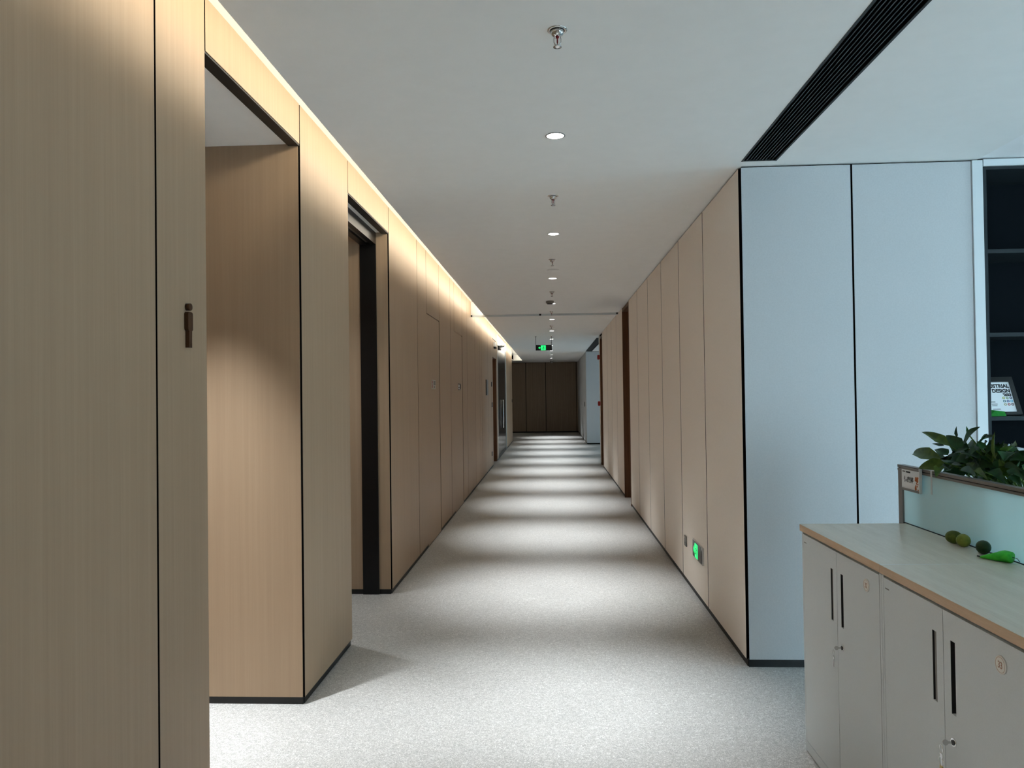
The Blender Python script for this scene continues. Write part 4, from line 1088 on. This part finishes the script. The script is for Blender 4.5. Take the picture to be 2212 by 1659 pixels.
# socket plate beside it
so = empty('wall_socket', (XR, 6.77, 0.33)); tag(so, 'small grey socket plate beside the low exit sign', 'socket')
bevel(MB().box(-0.010, 0.0, -0.045, 0.045, 0.0, 0.092).build('plate', M_GREY_PLASTIC, so), 0.004, 2)
MB().lathe([(0.006, -0.012), (0.006, -0.009)], 12, (0, 0.025, 0.075), 'x').build('indicator', M_WHITE, so)
MB().box(-0.0115, -0.009, -0.012, 0.012, 0.03, 0.036).build('socket_slot', M_DARK_PLASTIC, so)

def door_sign(y0, y1, z0, z1, lab, cols):
    t = empty('door_sign', (XL - 0.003, (y0 + y1) / 2, z0)); tag(t, lab, 'sign', 'signs on the flush oak doors')
    w = (y1 - y0) / 2; h = z1 - z0
    MB().box(0.0, 0.006, -w, w, 0.0, h).build('plate', mat('sign_grey', rgb(176, 170, 160), 0.5) if cols else mat('sign_taupe', rgb(120, 108, 94), 0.5), t)
    if cols:
        for k in range(3):
            y = -0.015 + k * 0.045
            MB().box(0.006, 0.0075, y, y + 0.036, 0.055, 0.060).box(0.006, 0.0075, y, y + 0.036, 0.072, 0.077).box(0.006, 0.0075, y, y + 0.036, 0.088, 0.093).box(0.006, 0.0075, y + 0.014, y + 0.020, 0.055, 0.093).build('sign_glyph', M_TEXT, t)
        MB().lathe([(0.018, 0.006), (0.018, 0.0075)], 14, (0, -w + 0.04, h - 0.028), 'x').build('red_mark', M_RED, t)
        MB().lathe([(0.018, 0.006), (0.018, 0.0075)], 14, (0, -w + 0.04, 0.03), 'x').build('red_mark', M_RED, t)
        MB().box(0.006, 0.0075, -w + 0.034, -w + 0.046, 0.04, h - 0.05).build('red_bar', M_RED, t)
        MB().lathe([(0.013, 0.006), (0.013, 0.0075)], 12, (0, 0.04, 0.027), 'x').build('black_dot', M_TEXT, t)
    else:
        MB().box(0.006, 0.008, 0.0, w - 0.01, 0.02, h - 0.01).build('dark_field', M_TEXT, t)
        MB().box(0.006, 0.008, -w + 0.02, -0.02, 0.045, h - 0.02).build('white_mark', M_PAPER, t)
        MB().box(0.006, 0.008, -w + 0.02, -0.02, 0.018, 0.034).build('white_mark', M_PAPER, t)
door_sign(8.675, 8.95, 1.774, 1.885, 'white plate with red marks on the first flush oak door', True)
door_sign(11.17, 11.47, 1.775, 1.878, 'dark plate with white marks on the second flush oak door', False)
po = empty('wall_frame', (XL, 16.18, 1.69)); tag(po, 'dark framed notice on the oak wall past the ceiling rail', 'picture frame')
MB().box(0.0, 0.018, -0.225, 0.225, 0.0, 0.335).build('frame', M_SIGN_BLACK, po)
MB().box(0.018, 0.020, -0.18, 0.18, 0.04, 0.295).build('notice', M_GREY_PLASTIC, po)
for (y, z, h, w, lab) in ((17.50, 1.89, 0.11, 0.07, 'dark card reader on oak wall before brown recess'), (17.60, 1.41, 0.11, 0.07, 'dark light switch below the card reader'), (17.40, 0.28, 0.10, 0.06, 'low dark socket beside the brown recess'), (26.75, 1.42, 0.11, 0.07, 'dark switch at the far end of the oak wall')):
    t = empty('wall_switch', (XL, y, z)); tag(t, lab, 'switch')
    bevel(MB().box(0.0, 0.012, -w, w, 0.0, h).build('plate', M_DARK_PLASTIC, t), 0.003, 1)
    MB().box(0.012, 0.016, -w * 0.4, w * 0.4, h * 0.3, h * 0.7).build('rocker', M_GREY_PLASTIC, t)
em = empty('emergency_light', (XL, 18.45, 2.86)); tag(em, 'white emergency light box above the brown door recess', 'emergency light')
bevel(MB().box(0.0, 0.05, -0.22, 0.22, 0.02, 0.125).build('housing', M_WHITE, em), 0.006, 2)
for s in (-1, 1): MB().lathe([(0.03, -0.025), (0.034, 0.02)], 14, (0.028, 0.1 * s, 0.0)).build('lamp_head', M_DARK_PLASTIC, em)
sl = MB().box(XL, XL + 0.008, 18.05, 19.08, 3.045, 3.062).build('slot_grille', M_DARK_PLASTIC, None, (XL, 18.5, 3.045)); tag(sl, 'thin dark slot above the emergency light box', 'grille')
for (z, lab, kind) in ((2.51, 'red alarm sounder high on the beige wall end', 'alarm'), (1.40, 'red call point at hand height on beige wall end', 'call point')):
    t = empty('fire_alarm_box', (XR, 18.085, z)); tag(t, lab, kind)
    bevel(MB().box(-0.055, 0.0, -0.05, 0.05, 0.0, 0.11).build('housing', M_RED, t), 0.012, 2)
    MB().lathe([(0.028, -0.058), (0.028, -0.054)], 14, (0, 0, 0.055), 'x').build('button', M_DARK_PLASTIC, t)
t = empty('wall_switch', (XR + 0.004, 26.2, 1.25)); tag(t, 'dark switch on the pale corner block', 'switch')
MB().box(-0.014, 0.0, -0.08, 0.08, 0.0, 0.16).build('plate', M_DARK_PLASTIC, t)
